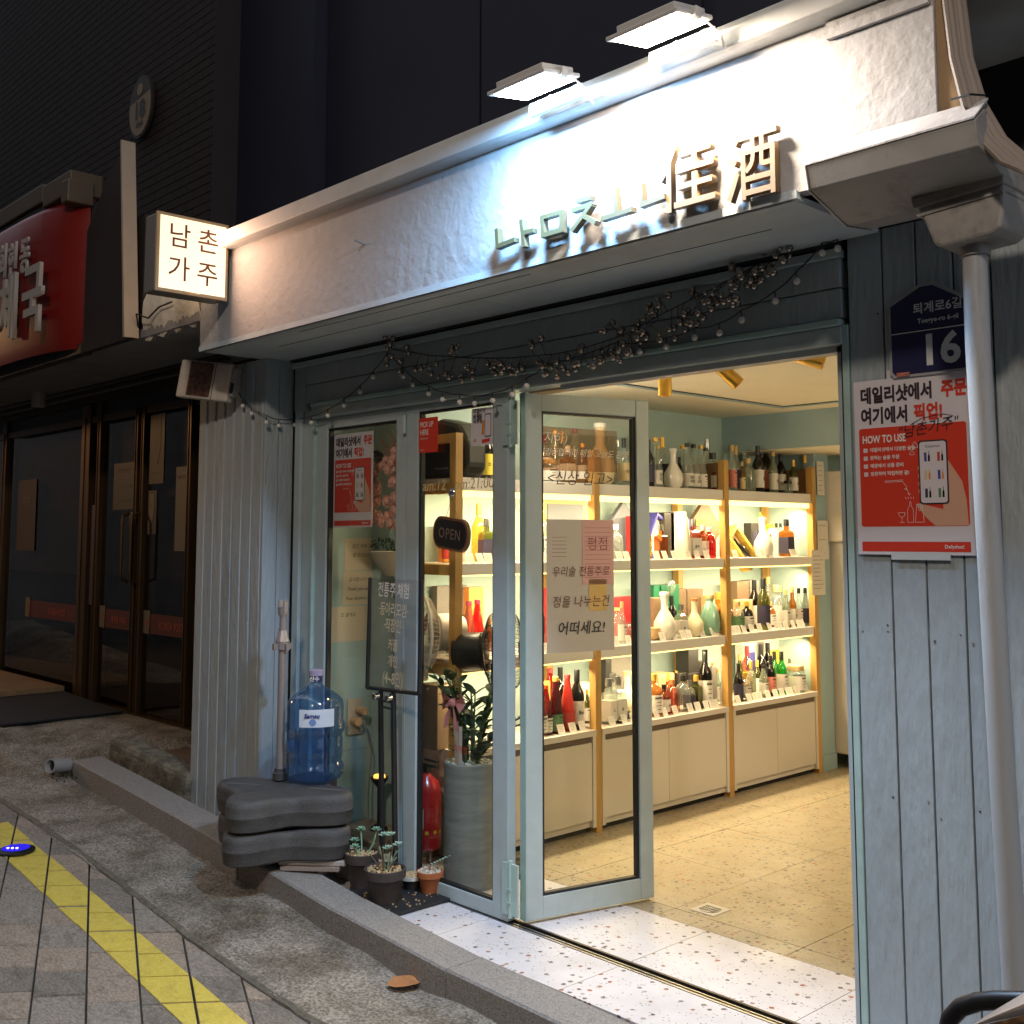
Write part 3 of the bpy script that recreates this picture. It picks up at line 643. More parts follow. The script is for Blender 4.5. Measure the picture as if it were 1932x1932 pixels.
gbox(1295,3,X3,.13,.10,.18,'black','wide low black box, right of two')
gbox(1293,3,X3-.03,.10,.10,.36,'black','tallest black box standing behind the low ones')
gbox(1318,3,X3,.05,.06,.24,'grey','grey carton behind the slender black bottle')
gbox(1337,3,X2,.05,.05,.22,'grey','lilac grey carton beside the slender black bottle')
gbox(1404,3,X3-.06,.17,.06,.335,'white','white and violet box with a bottle picture',band='blue')
gbox(1450,3,X3-.06,.24,.05,.33,'white','wide white box with a yellow triangle',band='yellow')
gbox(1098,3,X3,.10,.08,.20,'white','white carton with small writing beside the dark wine bottle')
gbox(1118,3,X2,.07,.06,.14,'white','low white carton left of the post')
gbox(1031,2,X3,.09,.09,.31,'red','red box behind the sparkling bottle')
gbox(1175,2,X3-.05,.34,.04,.24,'red','open burgundy box with two spoons')
gbox(1140,3,X3-.05,.05,.05,.36,'black','tall dark grey box behind the post')
gbox(1165,3,X3-.05,.17,.04,.33,'grey','wide grey-brown box behind the clear square bottles')
gbox(852,1,X3-.05,.14,.05,.21,'orange','orange box behind the hanging sign')
gbox(893,2,X3-.06,.10,.05,.33,'orange','orange box behind the maroon-capped bottles')
gbox(849,2,X3-.10,.20,.04,.34,'grey','grey gift bag with red ribbon handles',name='gift_bag',cat='gift bag')
gbox(828,3,-.88,.12,.14,.30,'brown','dark brown wine box standing at the near end of the counter')
gbox(1024,3,X3,.05,.06,.24,'orange','orange carton behind the first red bottles')
# open mustard box with lying bottle
y=at(1424,1014,'x',-.84).y; t=thing('open_gift_box','open mustard gift box leaning back with a bottle and glasses in satin, second shelf','box',(-.84,y,SZ[1]))
t.rotation_euler=(rad(40),rad(-12),0)
MB().box(-.05,.03,-.02,.0,.0,.27).box(-.05,-.04,-.12,-.02,.0,.27).box(-.05,.03,-.14,-.12,.0,.27).box(-.05,.03,-.12,-.02,0,.015).box(-.05,.03,-.12,-.02,.255,.27).obj('box_tray',BX['gold'],t)
MB().box(-.039,-.02,-.12,-.02,.015,.255).obj('lining',BX['satin'],t)
MB().lathe([(.028,0),(.03,.01),(.03,.09),(.012,.13),(.010,.17)],14,0,Matrix.Translation((-.005,-.07,.04))).obj('inner_bottle',GL['dark'],t,True)
y=at(1228,1014,'x',-.93).y; t=thing('open_gift_box','open blue gift box with pink satin and white cups, second shelf','box',(-.93,y,SZ[1]),0); t.rotation_euler=(rad(-30),0,0)
MB().box(-.05,-.03,-.1,.1,0,.26).box(-.03,.02,-.1,-.085,0,.26).box(-.03,.02,.085,.1,0,.26).box(-.03,.02,-.085,.085,.245,.26).box(-.03,.02,-.085,.085,0,.015).obj('box_tray',BX['blue'],t)
MB().box(-.0299,-.012,-.08,.08,.02,.24).obj('lining',BX['satin'],t); MB().box(-.012,.01,-.03,.03,.13,.20).box(-.012,.01,-.03,.03,.03,.10).obj('cup',GL['white'],t,bevel=.006)
y=at(1068,1014,'x',-.98).y; t=thing('open_gift_box','open wooden case with two white cups seen through the folded door, second shelf','box',(-.98,y,SZ[1]))
MB().box(-.03,-.01,-.17,.17,.13,.33).obj('case_back',BX['tan'],t); MB().box(-.009,.0,-.14,.14,.15,.31).obj('lining',BX['slate'],t)
MB().box(-.03,.04,-.17,.17,0,.13).obj('case_front',BX['grey'],t)
for s_ in (-1,1): MB().lathe([(.018,0),(.035,.03),(.04,.07)],12,0,Matrix.Translation((.02,s_*.06,.15))).obj('cup',GL['white'],t,True)
# peppers on the box, wine glass
pep=mat('green_pepper_skin',(.35,.62,.02),.25,coat=.4)
for k,(u,l) in enumerate(((1440,'upright light green felt pepper on the cartons of the second shelf'),(1456,'lying light green felt pepper on the white carton of the second shelf'))):
    y=at(u,1014,'x',X3).y; o=MB().tube([(0,0,0),(0,.05,.012),(0,.09,.006),(0,.13,.0)] if k else [(0,0,0),(0,-.02,.03),(0,-.035,.07)],.017,8,r2=.004).obj('toy_pepper',pep,None,True); o.location=(X3,y-(.06 if k else 0),SZ[1]+(.193 if k else .225)); tag(o,l,'pepper')
y=at(1263,1014,'x',-.92).y; t=thing('wine_glass','stemmed tasting glass turned upside down over the bottle, third shelf','glass',(-.92,y,SZ[2]+.242))
MB().lathe([(.004,0),(.018,.005),(.032,.03),(.034,.055),(.026,.085)],16).obj('bowl',GL['clear'],t,True)
# woven basket
y=at(1226,1014,'x',-.80).y; t=thing('basket','small woven rattan basket on the third shelf by the door edge','basket',(-.80,y,SZ[2])); MB().lathe([(.03,0),(.055,.035),(.058,.07)],16).obj('bowl',BX['tan'],t,True)
# ------------------------------------------------------------------ price cards
CARD={}
def card(u,s,w=.052,h=.052,i=0,bay='',name='price_card'):
    y=at(u,1014,'x',-.70).y
    k=(w,h)
    if k not in CARD:
        M=Matrix.Rotation(rad(-22),4,'Y'); CARD[k]=(MB().box(-.0008,.0008,-w/2,w/2,0,h,0,M).mesh('card',cardp),)
        g=MB()
        for j in range(4): g.box(.0009,.0011,-w*.32,w*(.32-.12*(j%2)),h*(.75-.16*j),h*(.78-.16*j),0,M)
        CARD[k]+=(g.mesh('printed_lines',mat('card_print',(.32,.27,.23),.8)),)
    a,b=CARD[k]; o=link(name,a,loc=(-.706 if s else -.70,y,SZ[s]),rot=(0,0,R.uniform(-.12,.12))); link('printed_lines',b,o)
    tag(o,f"small white price card standing on the shelf edge, number {i} from the left on the {SN[s]} of the {bay}",'price card','price cards along the shelf fronts')
ORD=['first','second','third','fourth','fifth','sixth','seventh','eighth','ninth','tenth','eleventh']
for s,bay,us in ((1,'left bay',(875,892,910,925,1030)),(1,'middle bay',(1172,1186,1220,1242,1258,1276,1301,1318,1336)),(1,'right bay',(1390,1442,1457,1500)),
              (2,'left bay',(1018,1032)),(2,'middle bay',(1165,1188,1213,1251,1274,1290,1301,1326,1349)),(2,'right bay',(1384,1392,1404,1418,1433,1452,1465,1472,1482,1496,1510)),
              (3,'left bay',(1061,1082,1100)),(3,'middle bay',(1155,1178,1195,1222,1238,1254,1273,1301,1315,1331,1345)),(3,'right bay',(1390,1411,1422,1430,1446,1460,1472,1486,1500,1517))):
    for i,u in enumerate(us):
        card(u,s,.075 if u in(1500,1510,1349,1345,1486) else .048,.052,0,bay)
# fix ordinals
cards={}
for o in list(COL.objects):
    if o.name.startswith('price_card'): cards.setdefault((o['label'].split(' on the ')[-1]),[]).append(o)
for k,l in cards.items():
    l.sort(key=lambda o:o.location.y)
    for i,o in enumerate(l): o['label']=f"small white price card, {ORD[i]} from the left on the {k}"
# ------------------------------------------------------------------ gold ceiling spots
for i,(x,y,z,dr_,l) in enumerate(((.081,.924,2.325,(.0,0,-1),'leftmost gold tube spotlight hanging straight down from the ceiling'),(.36,.99,2.325,(.55,.40,-.70),'middle gold tube spotlight tilted to the right'),(.80,.93,2.325,(.80,.42,-.34),'rightmost gold tube spotlight tilted strongly towards the doorway'))):
    t=thing('spotlight',l,'spotlight',(x,y,z),0,'gold spotlights on the shop ceiling')
    q=Vector(dr_).normalized(); M=q.to_track_quat('Z','Y').to_matrix().to_4x4(); off=Matrix.Translation(Vector((0,0,-.03))-q*.02)@M
    MB().lathe([(.030,0),(.032,.004),(.032,.125),(.027,.125),(.026,.10)],24,0,off).obj('lamp_shade',gold,t,True)
    MB().lathe([(.025,.098),(.025,.10)],16,0,off).obj('bulb',mat('warm_bulb',(1,.8,.5),emit=(1,.78,.45),estr=3),t)
    MB().lathe([(.028,-.012),(.028,.004)],16).obj('ceiling_mount',gold,t)
    MB().tube([(0,0,-.01),(0,0,-.035)],.006).obj('stem',gold,t)
# fridge
t=thing('refrigerator','tall white refrigerator on castors behind the shelving end','refrigerator',(-.735,3.60,0))
MB().box(0,.70,.05,.65,.09,1.98).obj('fridge_body',mat('fridge_enamel',(.62,.57,.51),.4),t,bevel=.012)
MB().box(-.045,.72,.0,.049,1.50,1.98).obj('upper_door',mat('fridge_enamel',(0,0,0)),t,bevel=.012)
for x in (.10,.58): MB().lathe([(.035,-.012),(.035,.012)],18,0,Matrix.Translation((x,.12,.036))@Matrix.Rotation(pi/2,4,'Y')).box(x-.02,x+.02,.10,.14,.06,.09).obj('castor',black,t)
# notices on end wall beside the fridge
def notice(u0,v0,u1,v1,ax,val,label,m=None,lines=6,name='notice',off=0):
    a=at(u0,v0,ax,val); b=at(u1,v1,ax,val)
    if ax=='y': w=abs(b.x-a.x); c=((a.x+b.x)/2,val-.004-off,(a.z+b.z)/2); rot=FY
    else: w=abs(b.y-a.y); c=(val+.006+off,(a.y+b.y)/2,(a.z+b.z)/2); rot=FX
    h=abs(a.z-b.z); o=sheet([(-w/2,-h/2),(w/2,-h/2),(w/2,h/2),(-w/2,h/2)],m or paper,None,c,rot,name=name); tag(o,label,'notice')
    if lines:
        g=MB()
        for j in range(lines):
            yy=h*(.36-.72*j/max(1,lines-1)); l=w*R.uniform(.22,.40); x0=-w*.36
            while x0<-w*.36+l*1.8: dx=R.uniform(.03,.09)*w; g.box(x0,x0+dx,yy,yy+h*.018,.0010,.0014); x0+=dx+w*.03
        g.obj('printed_lines',mat('faint_print',(.25,.20,.17),.8),o)
    return o
notice(1539,870,1554,935,'x',-.695,'narrow grey printed sheet on the wall beside the refrigerator, above the other two')
notice(1540,982,1562,1055,'x',-.69,'pinkish printed sheet on the wall beside the refrigerator, middle of three',lines=3)
q=notice(1529,1038,1556,1122,'x',-.67,'framed price list hanging on the last shelf post, lowest of three',lines=9)
# ================================================================== SHOP FRONT
shop=thing('shop_building','blue-grey painted shop front with stucco fascia and plank walls','building',(0,0,0))
def sb(n,m,*a,bevel=0,p=None): return box(n,m,*a,p or shop,bevel)
# fascia: slab with slightly uneven lower edge
vs=[];fs=[];xs=lin(-1.70,2.12,90)
for i,x in enumerate(xs):
    e=R.uniform(-.003,.003)+.003*math.sin(x*9); vs+=[(x,-.525+R.uniform(-.001,.001),2.470+e),(x,-.525+.002*math.sin(x*5),2.70),(x,-.525,2.93)]
for i in range(90): a=i*3; fs+=[(a,a+3,a+4,a+1),(a+1,a+4,a+5,a+2)]
fm=MB().add(vs,fs).box(-1.70,2.12,-.520,-.45,2.478,2.93).obj('fascia',stucco,shop,smooth=False)
cp=MB().prism([(-.592,2.988),(-.592,2.918),(-.575,2.912),(-.524,2.912),(-.524,2.90),(-.30,2.90),(-.30,2.988)],-1.39,2.3,'x').obj('fascia_cap',capm,shop,bevel=.003)
MB().box(-1.705,-1.39,-.524,-.45,2.40,2.49)
sb('soffit_panel',soff,-1.695,.15,-.524,-.05,2.452,2.470); sb('soffit_panel',soff,.153,1.70,-.522,-.05,2.452,2.472)
sb('soffit_seam',dark,-1.3,1.5,-.318,-.315,2.4505,2.453); sb('soffit_seam',dark,-.9,.6,-.455,-.453,2.4505,2.453); sb('soffit_lip',soff,-1.70,1.72,-.530,-.510,2.452,2.476)
sb('shadow_gap',dark,-1.62,1.56,-.049,-.02,2.44,2.47)
sb('header_rail',paint_s,-1.61,1.56,-.052,-.005,2.405,2.432,bevel=.003)
sb('header_board',paint,-1.50,1.555,-.030,.02,2.312,2.404,bevel=.003); sb('header_board',paint,-1.50,1.555,-.028,.02,2.214,2.308,bevel=.003)
sb('header_board_left_stile',paint,-1.60,-1.503,-.034,.02,2.18,2.404)
sb('header_moulding',paint_edge,-1.44,1.555,-.045,.02,2.188,2.211,bevel=.006); sb('door_head',paint_s,-1.44,1.555,-.036,.06,2.132,2.186,bevel=.003)
sb('head_track',capm,.30,1.555,.0,.05,2.112,2.131); sb('head_lining',mat('raw_timber',(.55,.38,.22),.7),.06,1.555,.055,.128,2.125,2.17); sb('head_soffit',cream,-1.2,3.1,.128,.14,2.17,2.33)
sb('lintel',groutd,-1.6,3.2,.021,.127,2.19,2.6)
# pilaster, left
for i in range(8):
    x0=-2.36+i*.0875; 
    MB().prism([(x0+.002,-.160),(x0+.002,-.180),(x0+.060,-.180),(x0+.066,-.168),(x0+.0855,-.168),(x0+.0855,-.150)],.10,2.41,'z').obj('pilaster_board',paint,shop) if 0 else None
for i in range(7):
    x0=-2.36+i*.1; w=.1
    MB().prism([(x0+.001,-.150),(x0+.001,-.172),(x0+.010,-.180),(x0+w-.016,-.180),(x0+w-.009,-.168),(x0+w-.001,-.168),(x0+w-.001,-.150)],.05,2.452,'z').obj('pilaster_board',R.choice(PT),shop)
sb('pilaster_core',dark,-2.355,-1.666,-.15,.14,0,2.452)
sb('side_board',paint,-1.666,-1.646,-.179,-.098,.02,2.452,bevel=.002); sb('side_board',paint,-1.666,-1.646,-.095,-.012,.02,2.452,bevel=.002)
sb('side_capping',paint,-1.67,-1.640,-.186,-.008,2.418,2.451)
# jamb frame left of the panes
sb('jamb_gap',dark,-1.666,-1.60,-.010,.05,0,2.44)
sb('jamb_frame',paint_s,-1.60,-1.545,-.03,.05,0,2.405,bevel=.004); sb('jamb_frame',paint_s,-1.540,-1.447,-.012,.05,0,2.18,bevel=.003); sb('jamb_frame_edge',paint_edge,-1.446,-1.436,-.02,.05,0,2.13)
# right plank wall
gxr=[1.575,1.692,1.800,1.912,2.02,2.13,2.24,2.36,2.5,2.64,2.8]
for a,b in zip(gxr,gxr[1:]): sb('wall_board',R.choice(PT),a+.0028,b-.0028,-.022,0,-.08,2.47,bevel=.0025)
sb('wall_core',dark,1.565,2.8,0,.12,-.1,2.9)
sb('wall_corner_board',paint_edge,1.552,1.574,-.026,.05,-.02,2.19,bevel=.002); sb('jamb_gasket',dark,1.545,1.552,-.020,.06,0,2.13); sb('jamb_frame',paint_s,1.520,1.545,.0,.06,0,2.13)
for i in range(26):
    a,b=R.choice(list(zip(gxr[:4],gxr[1:5]))); MB().lathe([(.0028,-.001),(.0028,.0012),(.001,.002)],8,0,Matrix.Rotation(pi/2,4,'X')).obj('nail_head',steel if i%3 else dark,shop,loc=(R.choice((a+.018,b-.018)),-.0225,R.choice((.22,.75,1.25,1.75,2.2))+R.uniform(-.03,.03)))
# end wall of fascia right & box behind
sb('fascia_end_trim',mat('tan_trim',(.30,.21,.12),.6),2.122,2.19,-.515,-.49,2.57,3.6); 
sb('fascia_upper_strip',stucco,1.83,2.115,-.540,-.526,2.86,2.905)
# upper wall
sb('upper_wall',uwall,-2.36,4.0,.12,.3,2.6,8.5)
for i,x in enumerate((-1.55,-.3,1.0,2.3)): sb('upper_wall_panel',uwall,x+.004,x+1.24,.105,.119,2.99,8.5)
sb('gravel_roof_strip',capm,-1.39,2.3,-.45,.104,2.88,2.915)
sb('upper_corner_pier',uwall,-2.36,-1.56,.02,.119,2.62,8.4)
# nail & bracket on the fascia
o=MB().tube([(0,0,0),(0,-.05,.012)],.004,6).obj('hook',steel); o.location=(-.30,-.525,2.72); tag(o,'small bent metal hook sticking out of the fascia left of the letters','hook')
# ------------------------------------------------------------------ raised letters
lt=thing('sign_letters','raised honey-wood shop name letters on the fascia','sign lettering',(1.15,-.56,2.53))
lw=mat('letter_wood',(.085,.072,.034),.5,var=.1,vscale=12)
lw2=mat('letter_wood_warm',(.165,.102,.040),.5,var=.1,vscale=12)
def stroke(mb,pts,w,d=.045):
    """thick brush stroke polyline in x,z with square ends, depth d"""
    for (a,b),(c_,e) in zip(pts,pts[1:]):
        L=math.hypot(c_-a,e-b); 
        if L<1e-6: continue
        ux,uz=(c_-a)/L,(e-b)/L; nx,nz=-uz*w/2,ux*w/2; k=w*.42
        mb.prism([(a-ux*k+nx,b-uz*k+nz),(a-ux*k-nx,b-uz*k-nz),(c_+ux*k-nx,e+uz*k-nz),(c_+ux*k+nx,e+uz*k+nz)],-.024-R.uniform(0,.0006),0,'y')
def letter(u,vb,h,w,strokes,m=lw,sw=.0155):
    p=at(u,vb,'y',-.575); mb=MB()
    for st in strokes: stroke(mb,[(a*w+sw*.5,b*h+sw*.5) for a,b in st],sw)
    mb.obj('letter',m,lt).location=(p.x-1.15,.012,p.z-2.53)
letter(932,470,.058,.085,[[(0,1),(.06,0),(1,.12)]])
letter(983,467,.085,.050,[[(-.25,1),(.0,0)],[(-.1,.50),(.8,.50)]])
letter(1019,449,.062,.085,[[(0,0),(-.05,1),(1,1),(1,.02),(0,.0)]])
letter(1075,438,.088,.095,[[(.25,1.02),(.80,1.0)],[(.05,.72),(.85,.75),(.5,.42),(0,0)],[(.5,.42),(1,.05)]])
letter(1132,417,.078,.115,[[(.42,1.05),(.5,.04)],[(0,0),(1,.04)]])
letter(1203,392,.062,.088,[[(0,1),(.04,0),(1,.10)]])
for ch,u,v,s_,sx_ in (('佳',1291,338,.222,1.0),('酒',1413,318,.215,.86)):
    p=at(u,v,'y',-.575); text(ch,s_,lw2,lt,(p.x-1.15,.006,p.z-2.53),FY,ext=.012,off=.0010,name='letter',sx=sx_)
# ------------------------------------------------------------------ flood lamps
lampw=mat('flood_housing',(.50,.50,.50),.45)
for i,(x,zc,c,pw,ec,lab) in enumerate(((.92,2.945,(.26,.58,1.0),35,(.75,.9,1),'left floodlight with cold white glow over the fascia'),(1.43,2.952,(1.0,.80,.60),22,(1,.85,.65),'right floodlight with warmer glow over the fascia'))):
    t=thing('floodlight',lab,'floodlight',(x,-.745,zc),0,'floodlights above the shop sign'); M=Matrix.Rotation(rad(10),4,'X')
    MB().prism([(-.108,-.070),(.108,-.070),(.108,.070),(-.108,.070)],.0,.006,'z',0,M).obj('glass_face',mat('flood_face_%d'%i,(1,1,1),emit=ec,estr=30),t)
    MB().prism([(-.135,-.082),(.125,-.082),(.125,.082),(-.105,.082)],.006,.020,'z',0,M).prism([(-.10,-.07),(.11,-.07),(.11,.07),(-.10,.07)],.020,.042,'z',0,M).obj('housing',lampw,t,bevel=.004)
    MB().box(-.112,.125,.084,.089,-.038,.004).box(-.112,.125,.089,.105,-.038,-.034).obj('bracket_bar',lampw,t,bevel=.001)
    for (a_,b_) in ((-.085,-.045),(.045,.085)): MB().box(a_,b_,.0825,.0838,-.024,-.014).obj('slot',dark,t)
    MB().lathe([(.010,0),(.010,.014)],12,0,Matrix.Translation((0,.083,-.012))@Matrix.Rotation(pi/2,4,'X')).obj('knob',lampw,t,True)
    MB().tube([(.03,.10,-.02),(.035,.125,-.012),(.04,.15,.005),(.04,.165,.043)],.012,10).obj('arm',lampw,t,True)
    MB().lathe([(.030,.030),(.030,.044),(.018,.050)],16,0,Matrix.Translation((.04,.175,0))).obj('mount_plate',lampw,t,True)
    MB().tube([(.10,.06,.03),(.135,.10,-.02),(.12,.14,-.045),(.07,.16,-.01),(.05,.17,.04)],.0035,6).obj('cable',lampw,t,True)
    MB().box(.112,.135,-.012,.012,-.004,.030).obj('yoke',lampw,t,bevel=.003)
    light('flood_light_beam','AREA',(x,-.747,zc-.010),(x,-.60,2.2),pw,c,shape='RECTANGLE',size=.20,size_y=.10)
# ------------------------------------------------------------------ lightbox sign
lb=thing('lightbox_sign','glowing square cream lightbox sign projecting from the fascia, with four brown syllables','sign',(-1.40,-.55,2.66))
MB().box(-.125,-.012,-.355,.0,.0,.365).obj('box_body',mat('lightbox_metal',(.20,.185,.17),.4,.3),lb,bevel=.004)
MB().box(-.012,.006,-.360,.004,-.004,.369).obj('face_frame',mat('lightbox_frame',(.42,.30,.17),.4),lb,bevel=.003)
MB().box(.0062,.010,-.345,-.012,.012,.353).obj('lit_face',mat('lit_cream_acrylic',(.9,.8,.6),emit=(1,.84,.60),estr=.58),lb)
bi=mat('brown_sign_ink',(.20,.06,.02),.6)
for ch,y,z in (('남',-.250,.26),('촌',-.105,.258),('가',-.250,.105),('주',-.105,.10)): text(ch,.125,bi,lb,(.0106,y,z),FX,off=.0005)
light('lightbox_glow','AREA',(-1.385,-.73,2.84),(0.2,-.64,2.78),5,(1,.56,.35),shape='SQUARE',size=.34)
light('lightbox_back_glow','AREA',(-1.53,-.72,2.84),(-2.3,-.68,2.6),1.8,(1,.68,.42),shape='SQUARE',size=.3)
# ------------------------------------------------------------------ crumpled flashing beside the lightbox
vs=[];fs=[];n=26
for i in range(n+1):
    x=-2.34+.64*i/n
    for j,(y,z) in enumerate(((-.50,2.90),(-.535,2.80),(-.54,2.70),(-.52,2.60))):
        k=R.uniform(-.004,.004) if j else 0; vs.append((x,y+k,z+(R.uniform(-.008,.006) if j==3 else R.uniform(-.006,.006))-(0.0 if j<3 else .012*math.sin(i*.9))))
for i in range(n):
    for j in range(3): a=i*4+j; fs.append((a,a+1,a+5,a+4))
o=MB().add(vs,fs).add([(x,y+.02,z) for x,y,z in vs],[tuple(reversed(f)) for f in fs]).obj('flashing',mat('peeling_white_sheet',(.60,.57,.50),.8,var=.06,bump=.4,bscale=30),None,True); tag(o,'crumpled white sheet flashing with torn lower edge under the glowing sign','flashing')
o=MB().tube([(-2.34,-.56,2.66),(-2.28,-.60,2.72),(-2.2,-.57,2.69),(-2.1,-.56,2.735),(-1.95,-.56,2.74)],.005,6).obj('cable',black,None,True); tag(o,'thin tangled cable lying on the crumpled flashing','cable')
# ------------------------------------------------------------------ gutter pieces and downpipe
pvc=mat('grey_pvc',(.32,.31,.30),.5,var=.08,vscale=9,dirt=.40,dscale=8)
gt=thing('gutter','wedge-shaped grey gutter trough fixed below the right end of the fascia','gutter',(2.03,-.55,2.47))
gp_=[(.0,.075),(-.06,.03),(-.045,-.030),(.14,-.090),(.27,-.075),(.27,.01),(.02,.01)]
MB().prism(gp_,-.228,.22,'x').obj('trough',pvc,gt,bevel=.003); MB().prism([(a_*1.02,b_*1.02) for a_,b_ in gp_],-.232,-.2285,'x').obj('end_cap',pvc,gt)
MB().tube([(-.2335,-.05,-.028),(-.2335,.14,-.090)],.0022,5).obj('sealant_bead',mat('white_sealant',(.6,.6,.58),.5),gt)
o=MB().prism([(-.532,2.575),(-.612,2.508),(-.612,2.503),(-.532,2.569)],1.79,2.25,'x').obj('gutter_flashing',stucco,None); tag(o,'narrow pale flashing strip lying on top of the gutter','flashing')
hp=thing('downpipe','grey plastic downpipe with rain hopper fixed on the planks','downpipe',(2.03,-.28,0))
def hq(u,v,y=-.46): p=at(u,v,'y',y); return (p.x-2.03,p.z)
MB().prism([hq(1726,388),hq(1893,340),hq(1893,390),hq(1887,428),hq(1872,440),hq(1775,466),hq(1762,462),hq(1738,405)],-.18,-.03,'y').obj('hopper',pvc,hp,bevel=.008)
MB().prism([hq(1720,376),hq(1897,326),hq(1896,346),hq(1725,396)],-.188,-.025,'y').obj('hopper_rim',pvc,hp,bevel=.004); MB().prism([hq(1730,405),hq(1893,358),hq(1893,363),hq(1732,410)],-.184,-.04,'y').obj('hopper_groove',pvc,hp)
pc=[at(u,v,'y',-.385)-Vector((2.03,-.28,0)) for u,v in ((1838,455),(1845,650),(1868,1050),(1896,1544),(1917,1873),(1930,2080))]
MB().tube(pc,.030,20).obj('pipe',mat('pipe_plastic',(.36,.38,.40),.42,var=.06,vscale=8,stretch=(1,1,.15),dirt=.35,dscale=7),hp,True); MB().tube([pc[0]+Vector((0,0,.02)),pc[0].lerp(pc[1],.15)],.036,20).obj('collar',pvc,hp,True)
# cable bundle, brick pier and dark alley wall, right
o=MB()
for k,(dx,r) in enumerate(((0,.008),(9,.012),(20,.009),(30,.013),(42,.008))):
    o.tube([at(u+dx*f_,v,'y',-.56+.01*k) for u,v,f_ in ((1776,-60,.7),(1786,20,.8),(1797,110,.8),(1820,200,.9),(1848,262,1.1),(1890,305,1.3),(1950,330,1.5))],r,8)
cbl=o.obj('cable_bundle',mat('cable_sheath',(.22,.18,.15),.6),None,True); tag(cbl,'bundle of thick old cables sagging down at the upper right corner','cables')
o=MB().tube([at(1795,188,'y',-.58),at(1830,178,'y',-.60),at(1860,180,'y',-.58)],.003,5).obj('cable_tie',black); tag(o,'black zip tie round the sagging cables','cable tie')
an=struct(box('alley_wall',mat('dark_alley_wall',(.10,.08,.065),.8,var=.3,vscale=5,bump=.5,bscale=20),2.32,5,.06,.3,2.62,8)); 
o=box('beam',mat('rusty_beam',(.10,.055,.03),.7,var=.35,vscale=5,bump=.4,bscale=20),2.55,3.4,-.05,.05,2.80,4.5); tag(o,'rusty brown steel pier at the upper right edge of the picture','pier')
# ------------------------------------------------------------------ house number plate
np_=thing('house_number_plate','dark blue house-shaped address plate with white number 16','address plate',(1.84,-.03,2.12))
pl_=[(-.122,-.105),(-.112,-.118),(.120,-.118),(.128,-.105),(.128,.09),(.02,.155),(-.02,.155),(-.122,.105)]
MB().prism(pl_,-.010,0,'y').obj('plate_rim',mat('plate_rim_grey',(.36,.36,.38),.4),np_)
MB().prism([(a*.93+.0,b*.93) for a,b in pl_],-.0125,-.0101,'y').obj('plate_face',mat('plate_navy',(.018,.018,.065),.35),np_)
MB().box(-.113,.119,-.0135,-.0126,.012,.0145).obj('white_rule',wink,np_)
text('16',.125,mat('plate_white',(.60,.62,.64),.4),np_,(.035,-.0132,-.05),FY,off=.0035); text('퇴계로6길',.036,mat('plate_white',(0,0,0)),np_,(.032,-.0132,.078),FY,off=.0005); text('Toegye-ro 6-gil',.020,mat('plate_white',(0,0,0)),np_,(.032,-.0132,.042),FY,off=.0004)
MB().box(-.10,-.06,-.0140,-.0127,-.115,-.104).obj('small_sticker',mat('pink_label',(0,0,0)),np_); text('777-1400',.011,inkk,np_,(-.08,-.0144,-.111),FY)
